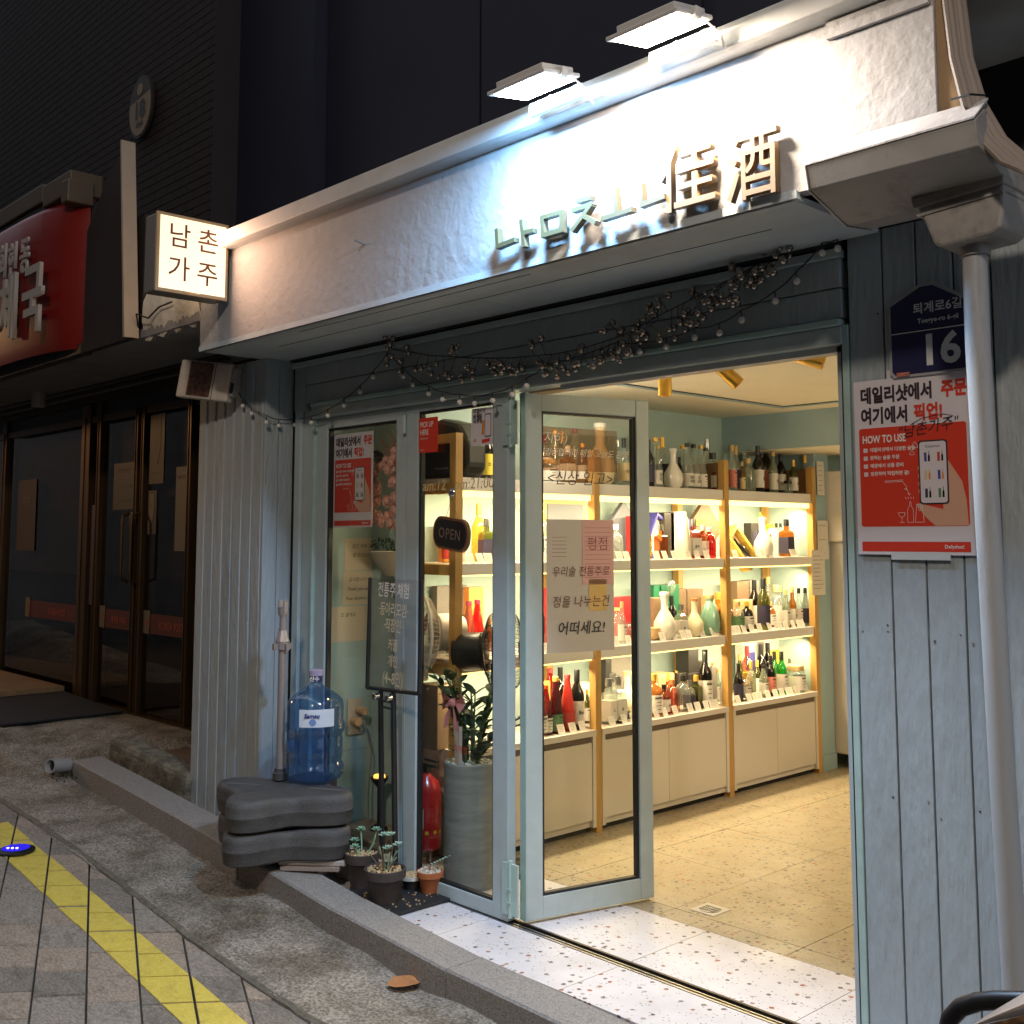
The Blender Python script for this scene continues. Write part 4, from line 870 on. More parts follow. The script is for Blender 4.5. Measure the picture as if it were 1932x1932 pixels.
# ------------------------------------------------------------------ posters
def poster(loc,W,H,label,fadef=0,scrib=True):
    t=thing('poster',label,'poster',loc); k='_behind_glass' if fadef else ''
    wht=pwhite; rd=redflat
    sheet([(-W/2,-H/2),(W/2,-H/2),(W/2,H/2),(-W/2,H/2)],wht,t,(0,0,0),FY,.0012,'paper')
    sx=W/.36
    text('데일리샷에서',.052*sx,ink,t,(-W*.44,-.0022,H*.405),FY,off=.0022*sx,align='LEFT',sx=.80); text('주문',.052*sx,rd,t,(W*.265,-.0022,H*.405),FY,off=.0022*sx,align='LEFT',sx=.80)
    text('여기에서',.052*sx,ink,t,(-W*.44,-.0022,H*.285),FY,off=.0022*sx,align='LEFT',sx=.80); text('픽업!',.052*sx,rd,t,(W*.03,-.0022,H*.285),FY,off=.0022*sx,align='LEFT',sx=.80)
    o=sheet(rrect(W*.92,H*.565,.008*sx),rd,t,(0,-.0014,-H*.06),FY,.0004,'red_panel')
    sheet(rrect(W*.92,H*.055,.003*sx),rd,t,(0,-.0014,-H*.455),FY,.0004,'red_footer')
    text('Dailyshot!',.014*sx,wink,t,(W*.33,-.0026,-H*.455),FY,off=.0002)
    text('HOW TO USE',.031*sx,wink,t,(-W*.43,-.0026,H*.155),FY,off=.0009*sx,align='LEFT',sx=.72)
    for i,s_ in enumerate(('데일리샷에서 다양한 술을 구경','원하는 술을 주문','매장에서 상품 준비','방문하여 픽업하면 끝!')):
        zz=H*(.095-.045*i*1.02); sheet(rrect(.013*sx,.013*sx,.002),wht,t,(-W*.405,-.0020,zz),FY,.0004,'number_box'); text(str(i+1),.008*sx,rd,t,(-W*.405,-.0027,zz),FY)
        text(s_,.0135*sx,wink,t,(-W*.365,-.0024,zz),FY,off=.0003,align='LEFT')
    # hand and phone
    skin=mat('poster_skin_print',(.62,.36,.25),.5)
    sheet([(.32*W,-.34*H),(.45*W,-.34*H),(.44*W,-.20*H),(.41*W,-.10*H),(.30*W,.02*H),(.27*W,.0),(.25*W,-.25*H),(.05*W,-.215*H),(.03*W,-.225*H),(.10*W,-.29*H),(.18*W,-.34*H)][:11],skin,t,(0,-.0020,0),FY,.0003,'hand_print')
    for j in range(4): sheet(rrect(.05*W,.032*H,.016*H*.9),skin,t,(.075*W,-.0020,(-.02-.043*j)*H),FY,.0003,'finger_print')
    sheet(rrect(W*.245,H*.355,.010*sx),ink,t,(W*.18,-.0024,-H*.045),FY,.0003,'phone_print'); sheet(rrect(W*.22,H*.338,.008*sx),wht,t,(W*.18,-.0028,-H*.045),FY,.0003,'phone_screen')
    text('Dailyshot!',.011*sx,ink,t,(W*.18,-.0034,H*.098),FY)
    for j in range(3):
        for i in range(2):
            x=W*(.125+.11*i); z=H*(.045-.10*j); sheet([(-.01*W,-.03*H),(.012*W,-.03*H),(.012*W,.02*H),(-.01*W,.02*H)],LB[('blue','red','cream','blue','dark','green')[j*2+i]],t,(x-.008*W,-.0032,z),FY,.0002,'product_print')
            sheet([(-.007*W,-.03*H),(.009*W,-.03*H),(.009*W,.0),(.003*W,.012*H),(.003*W,.028*H),(-.001*W,.028*H),(-.001*W,.012*H),(-.007*W,0)],GL['black'] if j!=1 else LB['orange'],t,(x+.022*W,-.0033,z),FY,.0002,'product_print')
    g=MB()
    def ln(p,w=.0011):
        for a,b in zip(p,p[1:]):
            d=(Vector(b)-Vector(a)); L_=d.length; 
            if L_<1e-6: continue
            nn=Vector((-d.y,d.x))/L_*w/2*sx; A_=Vector(a);B_=Vector(b); g.add([(*(A_+nn),0),(*(A_-nn),0),(*(B_-nn),0),(*(B_+nn),0)],[(0,1,2,3)])
    ln([(-.24*W,-.085*H),(-.08*W,-.082*H)]); ln([(-.24*W,-.092*H),(-.08*W,-.09*H)]); ln([(-.08*W,-.095*H),(-.05*W,-.12*H),(-.055*W,-.14*H),(-.07*W,-.132*H),(-.05*W,-.13*H),(-.03*W,-.165*H)]); ln([(-.045*W,-.158*H),(-.03*W,-.168*H),(-.02*W,-.156*H)])
    ln([(-.05*W,-.32*H),(-.05*W,-.25*H),(-.03*W,-.225*H),(-.028*W,-.205*H),(-.018*W,-.205*H),(-.018*W,-.225*H),(.0,-.25*H),(.0,-.32*H),(-.05*W,-.32*H)])
    ln([(.015*W,-.32*H),(.03*W,-.22*H),(.075*W,-.22*H),(.09*W,-.32*H),(.015*W,-.32*H)]); ln([(.04*W,-.22*H),(.043*W,-.25*H),(.055*W,-.258*H),(.063*W,-.25*H),(.065*W,-.22*H)])
    ln([(-.12*W,-.32*H),(-.08*W,-.32*H)]); ln([(-.10*W,-.32*H),(-.10*W,-.29*H)]); ln([(-.13*W,-.265*H),(-.12*W,-.285*H),(-.10*W,-.292*H),(-.08*W,-.285*H),(-.07*W,-.265*H),(-.13*W,-.265*H)])
    for a in (-.055,-.035,-.015,.005): ln([(a*W,-.19*H),((a*1.25)*W,-.178*H)])
    for cx,cz,r_ in ((.03,.10,.03),(.005,.06,.022)): ln([((cx-r_)*W,cz*H),(cx*W,(cz-r_*.25)*H),((cx+r_)*W,cz*H),(cx*W,(cz+r_)*H),((cx-r_)*W,cz*H)])
    link('line_drawing',g.mesh('line_drawing',wink),t,loc=(0,-.0026,0),rot=FY)
    if scrib:
        text('"남촌가주"',.042*sx,inkk,t,(W*.14,-.0036,H*.20),FY,shear=.25,roll=rad(7))
        g=MB(); g.tube([(W*(.0),0,H*.225),(W*.1,0,H*.258),(W*.28,0,H*.272),(W*.36,0,H*.258),(W*.30,0,H*.235)],.0008,5); g.obj('pen_circle',inkk,t,loc=(0,-.0032,0))
    return t
poster((1.773,-.032,1.742),.362,.525,'white and red pick-up poster taped on the outside planks under the number plate')
tp=box('tape',mat('clear_tape',(.55,.57,.58),.3),1.70,1.90,-.029,-.0285,2.00,2.03); tag(tp,'strip of creased clear tape along the top of the outside poster','tape')
tp=box('tape',mat('clear_tape',(.55,.57,.58),.3),1.70,1.88,-.036,-.0355,1.465,1.487); tag(tp,'strip of torn clear tape under the outside poster','tape')
poster((-1.165,.035,1.812),.335,.465,'faded pick-up poster behind the leftmost glass pane',1,False)
# ================================================================== BIFOLD DOORS
def leaf(label,O,dx,L,H,w,gl0,gl1,z0,zb,zt,th=.045,side=-1):
    """door leaf from O along dx"""
    t=thing('glass_door',label,'glass door',(O[0],O[1],0),math.atan2(dx[1],dx[0]),'folding glass door leaves'); y0,y1=-th/2,th/2
    MB().box(.004,gl0,y0,y1,z0,H).obj('stile',paint_s,t,bevel=.003); MB().box(gl1,L-.004,y0,y1,z0,H).obj('stile',paint_s,t,bevel=.003)
    MB().box(gl0+.0005,gl1-.0005,y0+.001,y1-.001,z0,zb).obj('bottom_rail',paint_s,t,bevel=.002); MB().box(gl0+.0005,gl1-.0005,y0+.001,y1-.001,zt,H).obj('top_rail',paint_s,t,bevel=.002)
    g=.013; MB().box(gl0,gl0+g,-.012,.012,zb,zt).box(gl1-g,gl1,-.012,.012,zb,zt).box(gl0+g,gl1-g,-.012,.012,zb,zb+g*.8).box(gl0+g,gl1-g,-.012,.012,zt-g*.8,zt).obj('gasket',dark,t)
    MB().add([(gl0+g,0,zb+.01),(gl1-g,0,zb+.01),(gl1-g,0,zt-.01),(gl0+g,0,zt-.01)],[(0,1,2,3)]).obj('glass_pane',glassm,t)
    MB().box(.0005,.0035,y0-.001,y1+.001,z0,H).obj('edge_profile',paint_edge,t)
    return t
D1=leaf('leftmost fixed leaf of the folding glass doors, beside the ribbed pilaster',(-1.436,.02),(1,0),.742,2.130,.1,.095,.670,.005,.065,2.075)
D2=leaf('second leaf of the folding glass doors with the hanging open sign',(-.690,.02),(1,0),.690,2.130,.1,.085,.595,.005,.062,2.10)
D3=leaf('folded-in leaf of the glass doors standing across the doorway',(.045,.035),(.23879,.97107),.632,2.128,.1,.080,.560,.015,.10,2.055)
def hinge(x,y,z,h,label):
    t=thing('hinge',label,'hinge',(x,y,z),0,'hinges of the folding doors')
    MB().lathe([(.009,0),(.009,h)],12).obj('hinge_barrel',paint_edge,t,True)
    MB().box(-.045,-.004,-.004,.004,h*.05,h*.95).box(.004,.045,-.004,.004,h*.05,h*.95).obj('hinge_plate',paint_edge,t)
    MB().box(-.011,.011,-.011,.011,h*.48,h*.52).box(-.011,.011,-.011,.011,h*.25,h*.28).obj('hinge_knuckle',paint_edge,t)
hinge(.022,-.012,1.90,.20,'painted top hinge between the second and the folded door leaf'); hinge(.022,-.012,.03,.22,'painted bottom hinge between the second and the folded door leaf')
o=MB().lathe([(.010,0),(.010,.085)],10).obj('hinge_cover',paint_s,None,True,loc=(-.69,-.015,2.005)); tag(o,'short vertical hinge cover between the two left door leaves','hinge')
# things on the panes
def gsheet(u0,v0,u1,v1,y,label,name,cat,m,r=.006):
    a=at(u0,v0,'y',y); b=at(u1,v1,'y',y); w=b.x-a.x; h=a.z-b.z; t=thing(name,label,cat,((a.x+b.x)/2,y,(a.z+b.z)/2)); sheet(rrect(w,h,r),m,t,(0,0,0),FY,.001,'sticker_face'); return t,w,h
t,w,h=gsheet(791,790,826,852,-.0,'red pick up here sticker in the top left corner of the second pane','sticker','sticker',redflat)
text('PICK UP',.034,wink,t,(-w*.42,-.002,h*.30),FY,off=.0006,align='LEFT',sx=.75); text('HERE',.034,wink,t,(-w*.42,-.002,h*.08),FY,off=.0006,align='LEFT',sx=.75); text('데일리샷으로',.010,wink,t,(-w*.42,-.002,-h*.10),FY,align='LEFT'); text('Dailyshot',.008,wink,t,(-w*.42,-.002,-h*.42),FY,align='LEFT')
t,w,h=gsheet(890,772,930,838,-.0,'white sticker with a phone drawing in the top right corner of the second pane','sticker','sticker',pwhite)
text('데일리샷\n술픽업\n제휴점',.022,ink,t,(-w*.42,-.002,h*.28),FY,off=.0005,align='LEFT'); sheet(rrect(w*.3,h*.62,.006),ink,t,(w*.28,-.0014,h*.02),FY,.0003,'phone_print'); sheet(rrect(w*.25,h*.56,.005),pwhite,t,(w*.28,-.0018,h*.02),FY,.0003,'phone_screen'); sheet([(-.010,-.03),(.006,-.03),(.010,.03),(-.004,.03)],LB['orange'],t,(w*.05,-.0016,-.005),FY,.0003,'hand_print'); sheet([(-.02,-.012),(.03,-.006),(.03,.008),(-.02,.004)],redflat,t,(w*.15,-.0020,-h*.38),FY,.0003,'ribbon_print'); sheet([(-.006,-.006),(.006,-.006),(.006,.006),(-.006,.006)],LB['orange'],t,(-w*.33,-.0016,-h*.36),FY,.0003,'app_icon_print')
gold_i=mat('gold_marker',(.68,.58,.32),.5)
t=thing('window_writing','gold handwritten opening hours across the second pane','writing',(-.355,.018,1.76)); text('am:12   pm:21:00',.068,gold_i,t,(0,0,0),FY,shear=.15,off=.0002,space=1.02)
t=thing('open_sign','small black oval board reading OPEN hung on the glass by a suction hook','sign',(-.372,.005,1.545)); Mo=Matrix.Rotation(rad(-8),4,'Z')@Matrix.Rotation(rad(6),4,'Y')
MB().prism(rrect(.285,.142,.062,7),-.008,.008,'y',0,Mo).obj('board_rim',woodd,t); MB().prism(rrect(.262,.120,.052,7),-.010,-.0081,'y',0,Mo).obj('board',black,t)
o=text('OPEN',.064,mat('chalk_grey',(.22,.17,.15),.8),t,(0,-.0125,-.002),FY,space=1.15,off=.0006); o.rotation_euler=(pi/2,rad(6),rad(-8))
MB().tube([(-.04,0,.065),(-.002,0,.155)],.0012,5).tube([(.045,0,.06),(.002,0,.155)],.0012,5).obj('string',woodd,t); MB().lathe([(.022,0),(.018,.006),(.004,.012)],16,0,Matrix.Translation((0,0,.18))@Matrix.Rotation(pi/2,4,'X')).obj('suction_hook',chrome,t,True)
# on folded leaf (local: x along leaf, -y faces the street side +x)
def on_leaf(name,label,cat,s_,z): 
    t=thing(name,label,cat,(.045+.23879*s_,.035+.97107*s_,z),math.atan2(.97107,.23879)); return t
t=on_leaf('window_writing','large white menu note handwritten on the folded door leaf','notice',.278,1.33); w,h=.335,.55
sheet([(-w/2,-h/2),(w/2,-h/2),(w/2,h/2),(-w/2,h/2)],mat('tracing_paper',(.50,.46,.40),.7,emit=(.55,.48,.36),estr=0.0),t,(0,-.006,0),FY,.0006,'paper'); t.name='paper_notice'
sheet([(-.08,-.135),(.078,-.135),(.078,.135),(-.08,.135)],mat('pink_sheet',(.62,.36,.33),.7),t,(w/2-.079,-.0078,h/2-.138),FY,.0006,'pink_sheet')
sheet([(-.045,-.066),(.045,-.066),(.045,.066),(-.045,.066)],mat('yellow_note',(.62,.42,.14),.7),t,(.085,-.0078,-.042),FY,.0006,'yellow_note')
text('우리술 전통주로',.046,mat('brown_marker',(.16,.06,.05),.7),t,(0,-.0095,.055),FY,shear=.15,sx=.93); text('정을 나누는건',.052,mat('brown_marker',(0,0,0)),t,(0,-.0095,-.070),FY,shear=.15,sx=.95); text('어떠세요!',.060,inkk,t,(.0,-.0095,-.180),FY,shear=.15,off=.0003)
text('평점',.06,fade,t,(.085,-.0095,.17),FY); g=MB()
for j in range(6): g.box(-.14,-.07,-.0068,-.0066,.20-.016*j,.202-.016*j)
for j in range(12): g.box(.02,.15,-.0090,-.0088,.24-.019*j,.2415-.019*j)
g.obj('printed_lines',fade,t)
t=on_leaf('brown_card','translucent brown card with white chalk writing at the top of the folded door leaf','notice',.278,1.90)
MB().add([(-.19,0,-.09),(.20,0,-.09),(.20,0,.09),(-.19,0,.095)],[(0,1,2,3)]).obj('tinted_film',thin_glass('brown_film',(.62,.42,.28),.3,body=.25,bcol=(.35,.22,.14),fac=.0),t,loc=(0,.006,0))
wt=mat('white_chalk',(.70,.66,.58),.8)
text('(지하)',.055,wt,t,(-.13,-.004,.045),FY,shear=.2); text('영업중입니다 매일 오늘도 환영',.036,wt,t,(.02,-.004,-.015),FY,shear=.3,off=.0003)
text('<신상 입고>',.065,mat('purple_marker',(.05,.035,.06),.7),t,(0,-.004,-.125),FY,shear=.2)
# ================================================================== POST OFFICE NEXT DOOR
po=thing('post_office','dark shuttered post office front with bronze glass doors left of the shop','building',(0,0,0))
def pb(n,m,*a,bevel=0): return box(n,m,*a,po,bevel)
pb('sill',bronze,-8.5,-2.7,.27,.45,.26,.325); pb('dark_interior',podark,-8.6,-2.36,.42,.46,0,2.7)
pb('door_head',bronze,-8.6,-2.40,.26,.42,2.55,2.63); pb('transom_panel',podark,-8.6,-2.5,.30,.42,2.40,2.549)
pb('wall_return',podark,-3.28,-2.365,.32,.42,.2,2.55)
posm=[(-9.0,.1),(-6.93,.09),(-5.16,.16),(-4.86,.06),(-4.20,.045),(-4.10,.045),(-3.40,.05)]
for x,w in posm: 
    pb('door_stile',bronze,x,x+w,.275,.345,.325,2.549 if w>.05 else 2.45,bevel=.004); pb('stile_bead',bronze,x+w*.4,x+w*.5,.268,.275,.33,2.45)
slm=mat('shutter_slat_grey',(.030,.026,.022),.5)
for x0,x1 in ((-8.9,-6.95),(-6.83,-5.17),(-5.0,-4.87),(-4.79,-4.21),(-4.05,-3.41)):
    mb=MB()
    for j in range(72): z=.34+j*.0286; mb.prism([(z,.392),(z+.024,.398),(z+.026,.404),(z,.404)],x0,x1,'x') if 0 else mb.box(x0,x1,.392+.004*(j%2),.404,z,z+.026)
    stuff(mb.obj('shutter',slm,po)); 
    MB().add([(x0,.31,.34),(x1,.31,.34),(x1,.31,2.40),(x0,.31,2.40)],[(0,1,2,3)]).obj('glass_pane',poglass,po)
    pb('top_rail',bronze,x0,x1,.285,.335,2.401,2.45)
band=mat('dull_red_film',(.07,.008,.008),.5); bw_=mat('dull_white_film',(.11,.09,.07),.6); cr=mat('dull_red_lettering',(.25,.05,.035),.6)
for x0,x1,tx,xx in ((-4.05,-3.42,'KOREA POST',-3.62),(-4.79,-4.21,'회현동 우체국',-4.44),(-6.3,-5.2,'KOREA POST',-5.6),(-8.6,-7.0,'회현동 우체국',-7.7)):
    pb('red_band',band,x0+.01,x1-.01,.3085,.3095,.875,1.01); o=MB().prism([(-.05,.085),(.055,.085),(.04,-.075),(-.05,-.07)],-.002,0,'y').obj('white_emblem_panel',bw_,po,loc=(x0+.06,.306,.945))
    MB().prism([(-.012,.02),(.0,.028),(.016,.012),(.004,-.03),(-.012,-.01)],-.001,0,'y').obj('bird_emblem',cr,po,loc=(x0+.06,.303,.945))
    text(tx,.075 if 'K' in tx else .055,cr,po,(xx,.305,.935),FY,off=.0015,sx=.8)
MB().tube([(-4.235,.27,1.22),(-4.235,.22,1.24),(-4.235,.215,1.30),(-4.235,.215,1.62),(-4.235,.22,1.68),(-4.235,.27,1.70)],.011,8).obj('handle',bronze,po,True)
MB().tube([(-4.085,.27,1.22),(-4.085,.22,1.24),(-4.085,.215,1.30),(-4.085,.215,1.62),(-4.085,.22,1.68),(-4.085,.27,1.70)],.011,8).obj('handle',bronze,po,True)
sh=[(-.075,.16),(.075,.16),(.075,-.02),(.045,-.12),(0,-.17),(-.045,-.12),(-.075,-.02)]
for x,z,k in ((-3.91,2.17,1.0),(-3.96,1.72,.62)):
    t=MB().prism([(a*1.5*k,b*1.35*k) for a,b in ((-.075,.16),(.075,.16),(.075,-.20),(-.075,-.20))],-.002,0,'y').obj('sticker',podark,po,loc=(x,.3075,z))
    MB().prism([(a*.8*k,b*k) for a,b in sh],-.001,0,'y').obj('shield_emblem',bw_,t,loc=(0,-.003,.02*k)); MB().prism([(-.006,0),(0,.01),(.006,0),(0,-.01)],-.001,0,'y').obj('emblem_dot',podark,t,loc=(0,-.0045,.03)); text('우정사업본부',.022*k,bw_,t,(0,-.003,-.20*k),FY)
def po_notice(x,z,w,h,label,m,lines,fr=False):
    t=thing('notice',label,'notice',(x,.303,z)); sheet([(-w/2,-h/2),(w/2,-h/2),(w/2,h/2),(-w/2,h/2)],m,t,(0,0,0),FY,.001,'paper')
    for s_,zz,sz in lines: text(s_,sz,podark if m==bw_ else bw_,t,(0,-.003,zz),FY,off=.0006)
    return t
po_notice(-3.515,1.72,.17,.56,'long pale notice sheet on the right post office door',bw_,(('영업시간안내',.21,.024),('월~금 09:00~18:00',.12,.015),('금융 09:00~16:30',.03,.015),('및',-.06,.02),('토·일요일 휴무',-.13,.018),('회현동우체국',-.22,.018)) if 0 else (('영업시간안내',.21,.024),))
t=po_notice(-4.42,1.90,.36,.34,'dark opening-hours decal with pale rules on the middle post office door',podark,(('영업시간안내',.11,.040),('우편 09:00~18:00',.0,.034),('금융 09:00~16:30',-.10,.034)))
MB().box(-.17,.17,-.004,-.003,.052,.056).box(-.17,.17,-.004,-.003,-.052,-.048).box(-.17,.17,-.004,-.003,-.160,-.156).box(.166,.17,-.004,-.003,-.156,.11).obj('pale_rule',bw_,t)
po_notice(-4.26,1.66,.10,.10,'small pale tag beside the post office door handle',bw_,())
po_notice(-6.35,1.72,.42,.60,'dim framed poster inside the left post office window',mat('dim_poster',(.03,.016,.014),.6),(('택배',.12,.10),))
po_notice(-4.95,1.40,.16,.75,'dark violet poster between post office door stiles',mat('violet_poster',(.035,.02,.04),.6),())
# canopy soffit, parapet and wall above
pb('canopy_soffit',mat('canopy_plaster',(.24,.23,.24),.8,var=.12,vscale=5,bump=.3,bscale=20,dirt=.3),-9,-1.705,-.53,.41,2.61,2.66); pb('canopy_lip',podark,-9,-3.02,-.60,-.531,2.60,2.66)
pb('canopy_front',podark,-9,-2.362,-.529,-.49,2.662,3.3); pb('canopy_edge',podark,-2.36,-1.705,-.515,-.49,2.662,2.74)
pb('canopy_cable_duct',podark,-9,-2.6,.10,.14,2.585,2.609); MB().tube([(-9,.0,2.60),(-4.9,.02,2.60),(-2.5,.04,2.60)],.012,6).obj('pipe_run',podark,po,True)
MB().lathe([(.05,0),(.05,.11)],14,0,Matrix.Translation((-5.05,-.1,2.50))).obj('ceiling_fixture',mat('pale_fixture',(.4,.38,.32),.6),po,True)
# tiled wall
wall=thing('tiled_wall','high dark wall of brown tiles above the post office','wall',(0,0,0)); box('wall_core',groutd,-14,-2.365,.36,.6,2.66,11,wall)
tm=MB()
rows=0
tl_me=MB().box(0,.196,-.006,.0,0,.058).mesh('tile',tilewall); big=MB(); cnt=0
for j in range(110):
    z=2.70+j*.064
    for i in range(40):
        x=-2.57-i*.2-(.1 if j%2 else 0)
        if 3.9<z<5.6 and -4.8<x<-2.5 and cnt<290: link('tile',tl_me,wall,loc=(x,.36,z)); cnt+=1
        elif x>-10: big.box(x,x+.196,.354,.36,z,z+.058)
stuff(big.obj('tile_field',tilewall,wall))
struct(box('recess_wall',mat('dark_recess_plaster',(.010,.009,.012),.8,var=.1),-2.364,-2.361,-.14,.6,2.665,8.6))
# 18 sign
t=thing('oval_sign','round dark-rimmed tobacco sign with black 18 high on the tiled wall','sign',(-4.37,.33,4.73))
el=lambda a,b,n=28:[(a*math.cos(2*pi*i/n),b*math.sin(2*pi*i/n)) for i in range(n)]
MB().prism(el(.20,.24),-.02,0,'y').obj('sign_rim',podark,t); MB().prism(el(.178,.218),-.024,-.0201,'y').obj('sign_face',mat('dim_sign_face',(.22,.175,.12),.6),t)
MB().prism([(.178*math.cos(rad(a)),.218*math.sin(rad(a))) for a in range(25,166,10)],-.026,-.0241,'y').obj('dark_cap_field',podark,t); MB().prism(el(.05,.045),-.028,-.0261,'y').obj('emblem_disc',mat('dim_sign_face',(0,0,0)),t,loc=(0,0,.135))
text('18',.19,dark,t,(0,-.029,-.03),FY,off=.006); text('회현동',.045,podark,t,(0,-.027,-.14),FY,off=.001)
# red sign
rs=thing('red_sign','large glossy red post office sign with raised white syllables','sign',(0,0,0))
prof=[]; 
for i in range(13):
    a=pi*i/12; prof.append((-.60-.14*math.sin(a) if 0 else 0,0))
xs=[-9.0,-4.2,-3.7,-3.4,-3.2,-3.08,-3.02]; ys=[-.74,-.74,-.735,-.715,-.68,-.64,-.57]; vs=[];fs=[]
for x,y in zip(xs,ys):
    for z in (2.63,2.70,3.0,3.3,3.49,3.53): vs.append((x,y+(.03 if z in(2.63,3.53) else 0),z))
n=6
for i in range(len(xs)-1):
    for j in range(5): a=i*6+j; fs.append((a,a+6,a+7,a+1))
MB().add(vs,fs).obj('sign_face',redm,rs,True); MB().box(-9,-3.03,-.56,-.535,2.62,3.52).obj('sign_back',podark,rs)
MB().box(-3.45,-3.02,-.70,-.50,3.54,3.68).box(-3.10,-3.0,-.72,-.56,3.48,3.62).box(-9,-3.46,-.70,-.66,3.58,3.70).obj('top_frame',mat('sign_frame_tan',(.07,.05,.03),.6),rs,bevel=.01)
for s_,u,v,sz in (('회',8,500,.24),('현',27,497,.24),('동',50,487,.24)): 
    p=at(u,v,'y',-.75); text(s_,sz,whitel,rs,(p.x,-.760,p.z),FY,ext=.007,off=.004,sx=.72)
for s_,u,v,sz in (('체',18,592,.44),('국',65,573,.46)):
    p=at(u,v,'y',-.76); text(s_,sz,whitel,rs,(p.x,-.770,p.z),FY,ext=.011,off=.009,sx=.80)
# black banner board
o=MB().prism([(-2.99,2.60),(-2.345,2.60),(-2.53,3.68),(-2.70,3.60),(-2.99,3.32)],-.60,-.57,'y').obj('banner_board',mat('banner_cloth',(.018,.011,.010),.8,var=.2,vscale=8),None); tag(o,'dark blank board beside the red sign, slanted at its upper edge','board')
o=MB().prism([(-2.47,3.72),(-2.455,3.72),(-2.33,2.60),(-2.352,2.60)],-.64,-.56,'y').obj('edge_strip',mat('bent_pale_strip',(.34,.28,.22),.6,var=.1),None); tag(o,'bent pale metal strip along the edge of the dark board','strip')
# tilted box lamp with label
t=thing('wall_box','tilted white plastic box with a brown printed label under the canopy corner','box',at(390,719,'y',-.30),0); t.rotation_euler=(rad(-4),rad(8),rad(20)); t.scale=(.9,.9,.9)
bxm=mat('aged_white_plastic',(.50,.46,.42),.5,var=.08,vscale=12)
MB().box(-.20,.20,-.03,.03,-.115,.115).obj('box_body',bxm,t,bevel=.012); MB().box(.08,.084,-.0315,-.0301,-.11,.11).obj('seam',podark,t)
MB().box(-.115,.065,-.0325,-.0302,-.098,.105).obj('printed_label',mat('brown_label_print',(.14,.07,.05),.7,col2=(.05,.03,.03),vscale=45),t)
text('남촌가주\n전통주',.04,podark,t,(-.025,-.0335,.0),FY,shear=.2)
MB().box(.205,.24,-.025,.02,-.08,.09).obj('mount',pvc,t,bevel=.006); MB().box(.210,.236,-.027,-.0251,-.06,.0).obj('socket',podark,t)
# door mat & kerb block, ramp
o=box('doormat',mat('black_rubber_mat',(.006,.006,.008),.9,bump=.4,bscale=200),-.8,.8,-.5,.30,.0,.012); p=at(75,1345,'z',.30); o.location=(p.x-.25,-.06,.345); o.rotation_euler=(0,rad(1.5),0); tag(o,'flat black rubber mat in front of the post office doors','mat')
a=at(210,1395,'z',.33); b=at(350,1455,'z',.24)
t=MB(); pts=[]
k=D.objects
bl=MB().box(-.42,.42,-.08,.08,-.20,.02).obj('stone_block',mat('mossy_concrete',(.10,.09,.065),.9,col2=(.20,.18,.13),vscale=14,bump=.8,bscale=60,dirt=.5),None,bevel=.03); bl.location=((a.x+b.x)/2+.10,(a.y+b.y)/2+.02,.285); bl.rotation_euler=(0,rad(7),math.atan2(b.y-a.y,b.x-a.x)*.6); tag(bl,'rough mossy concrete block lying between the curb and the post office','block')
o=box('step_slab',mat('brown_step',(.13,.085,.05),.8,var=.2,vscale=6),-3.9,-2.37,-.06,.27,.1,.262); tag(o,'brown sloping step slab under the post office door','step')
o=box('wooden_step',mat('plywood_step',(.20,.12,.055),.6,var=.2,vscale=6,stretch=(1,3,1)),-8.6,-5.25,-.25,.25,.335,.40); tag(o,'thin wooden step plate at the far left doorway','step')
# drain pipe stub with moss
p=at(118,1445,'y',-.53); t=thing('drain_pipe','open end of a grey drain pipe poking out beside the curb','pipe',(p.x,-.50,p.z))
MB().lathe([(.040,-.0),(.040,.14),(.033,.14),(.033,.01)],18,0,Matrix.Rotation(rad(80),4,'X')@Matrix.Rotation(rad(25),4,'Y')).obj('pipe_wall',pvc,t,True); MB().lathe([(.0325,.10),(.0325,.102)],16,0,Matrix.Rotation(rad(80),4,'X')@Matrix.Rotation(rad(25),4,'Y')).obj('dark_inside',dark,t)
mb=MB()
for i in range(260):
    a=R.uniform(0,2*pi); r=R.uniform(.03,.14); x=p.x+r*math.cos(a); y=-.50+.7*r*math.sin(a); z=cz(x,y)+.01+R.uniform(0,.05)*(1-r*5); s_=.009
    mb.add([(x-s_,y,z),(x+s_,y+R.uniform(-s_,s_),z),(x,y,z+s_*2)],[(0,1,2)])
stuff(mb.obj('moss',mat('moss',(.05,.065,.025),.9,var=.3,vscale=60)))
# blue LED marker
p=at(30,1603,'z',.07); z0=gz(p.x,p.y)
t=thing('ground_light','round blue LED marker lamp set into the pavement on the yellow line','ground light',(p.x,p.y,z0+.003))
MB().lathe([(.085,0),(.085,.008),(.07,.014)],28).obj('bezel',blackm,t,True); MB().lathe([(.062,.0142),(.062,.0165)],24).obj('lens',mat('dark_blue_lens',(.01,.01,.12),.2,emit=(.03,.02,1),estr=.45),t)
for x in (-.018,.004,.026): MB().lathe([(.006,.017),(.006,.019)],10,0,Matrix.Translation((x*.7,x*.7-.02,0))).obj('led',mat('blue_led',(.1,.1,1),emit=(.12,.10,1),estr=14),t)
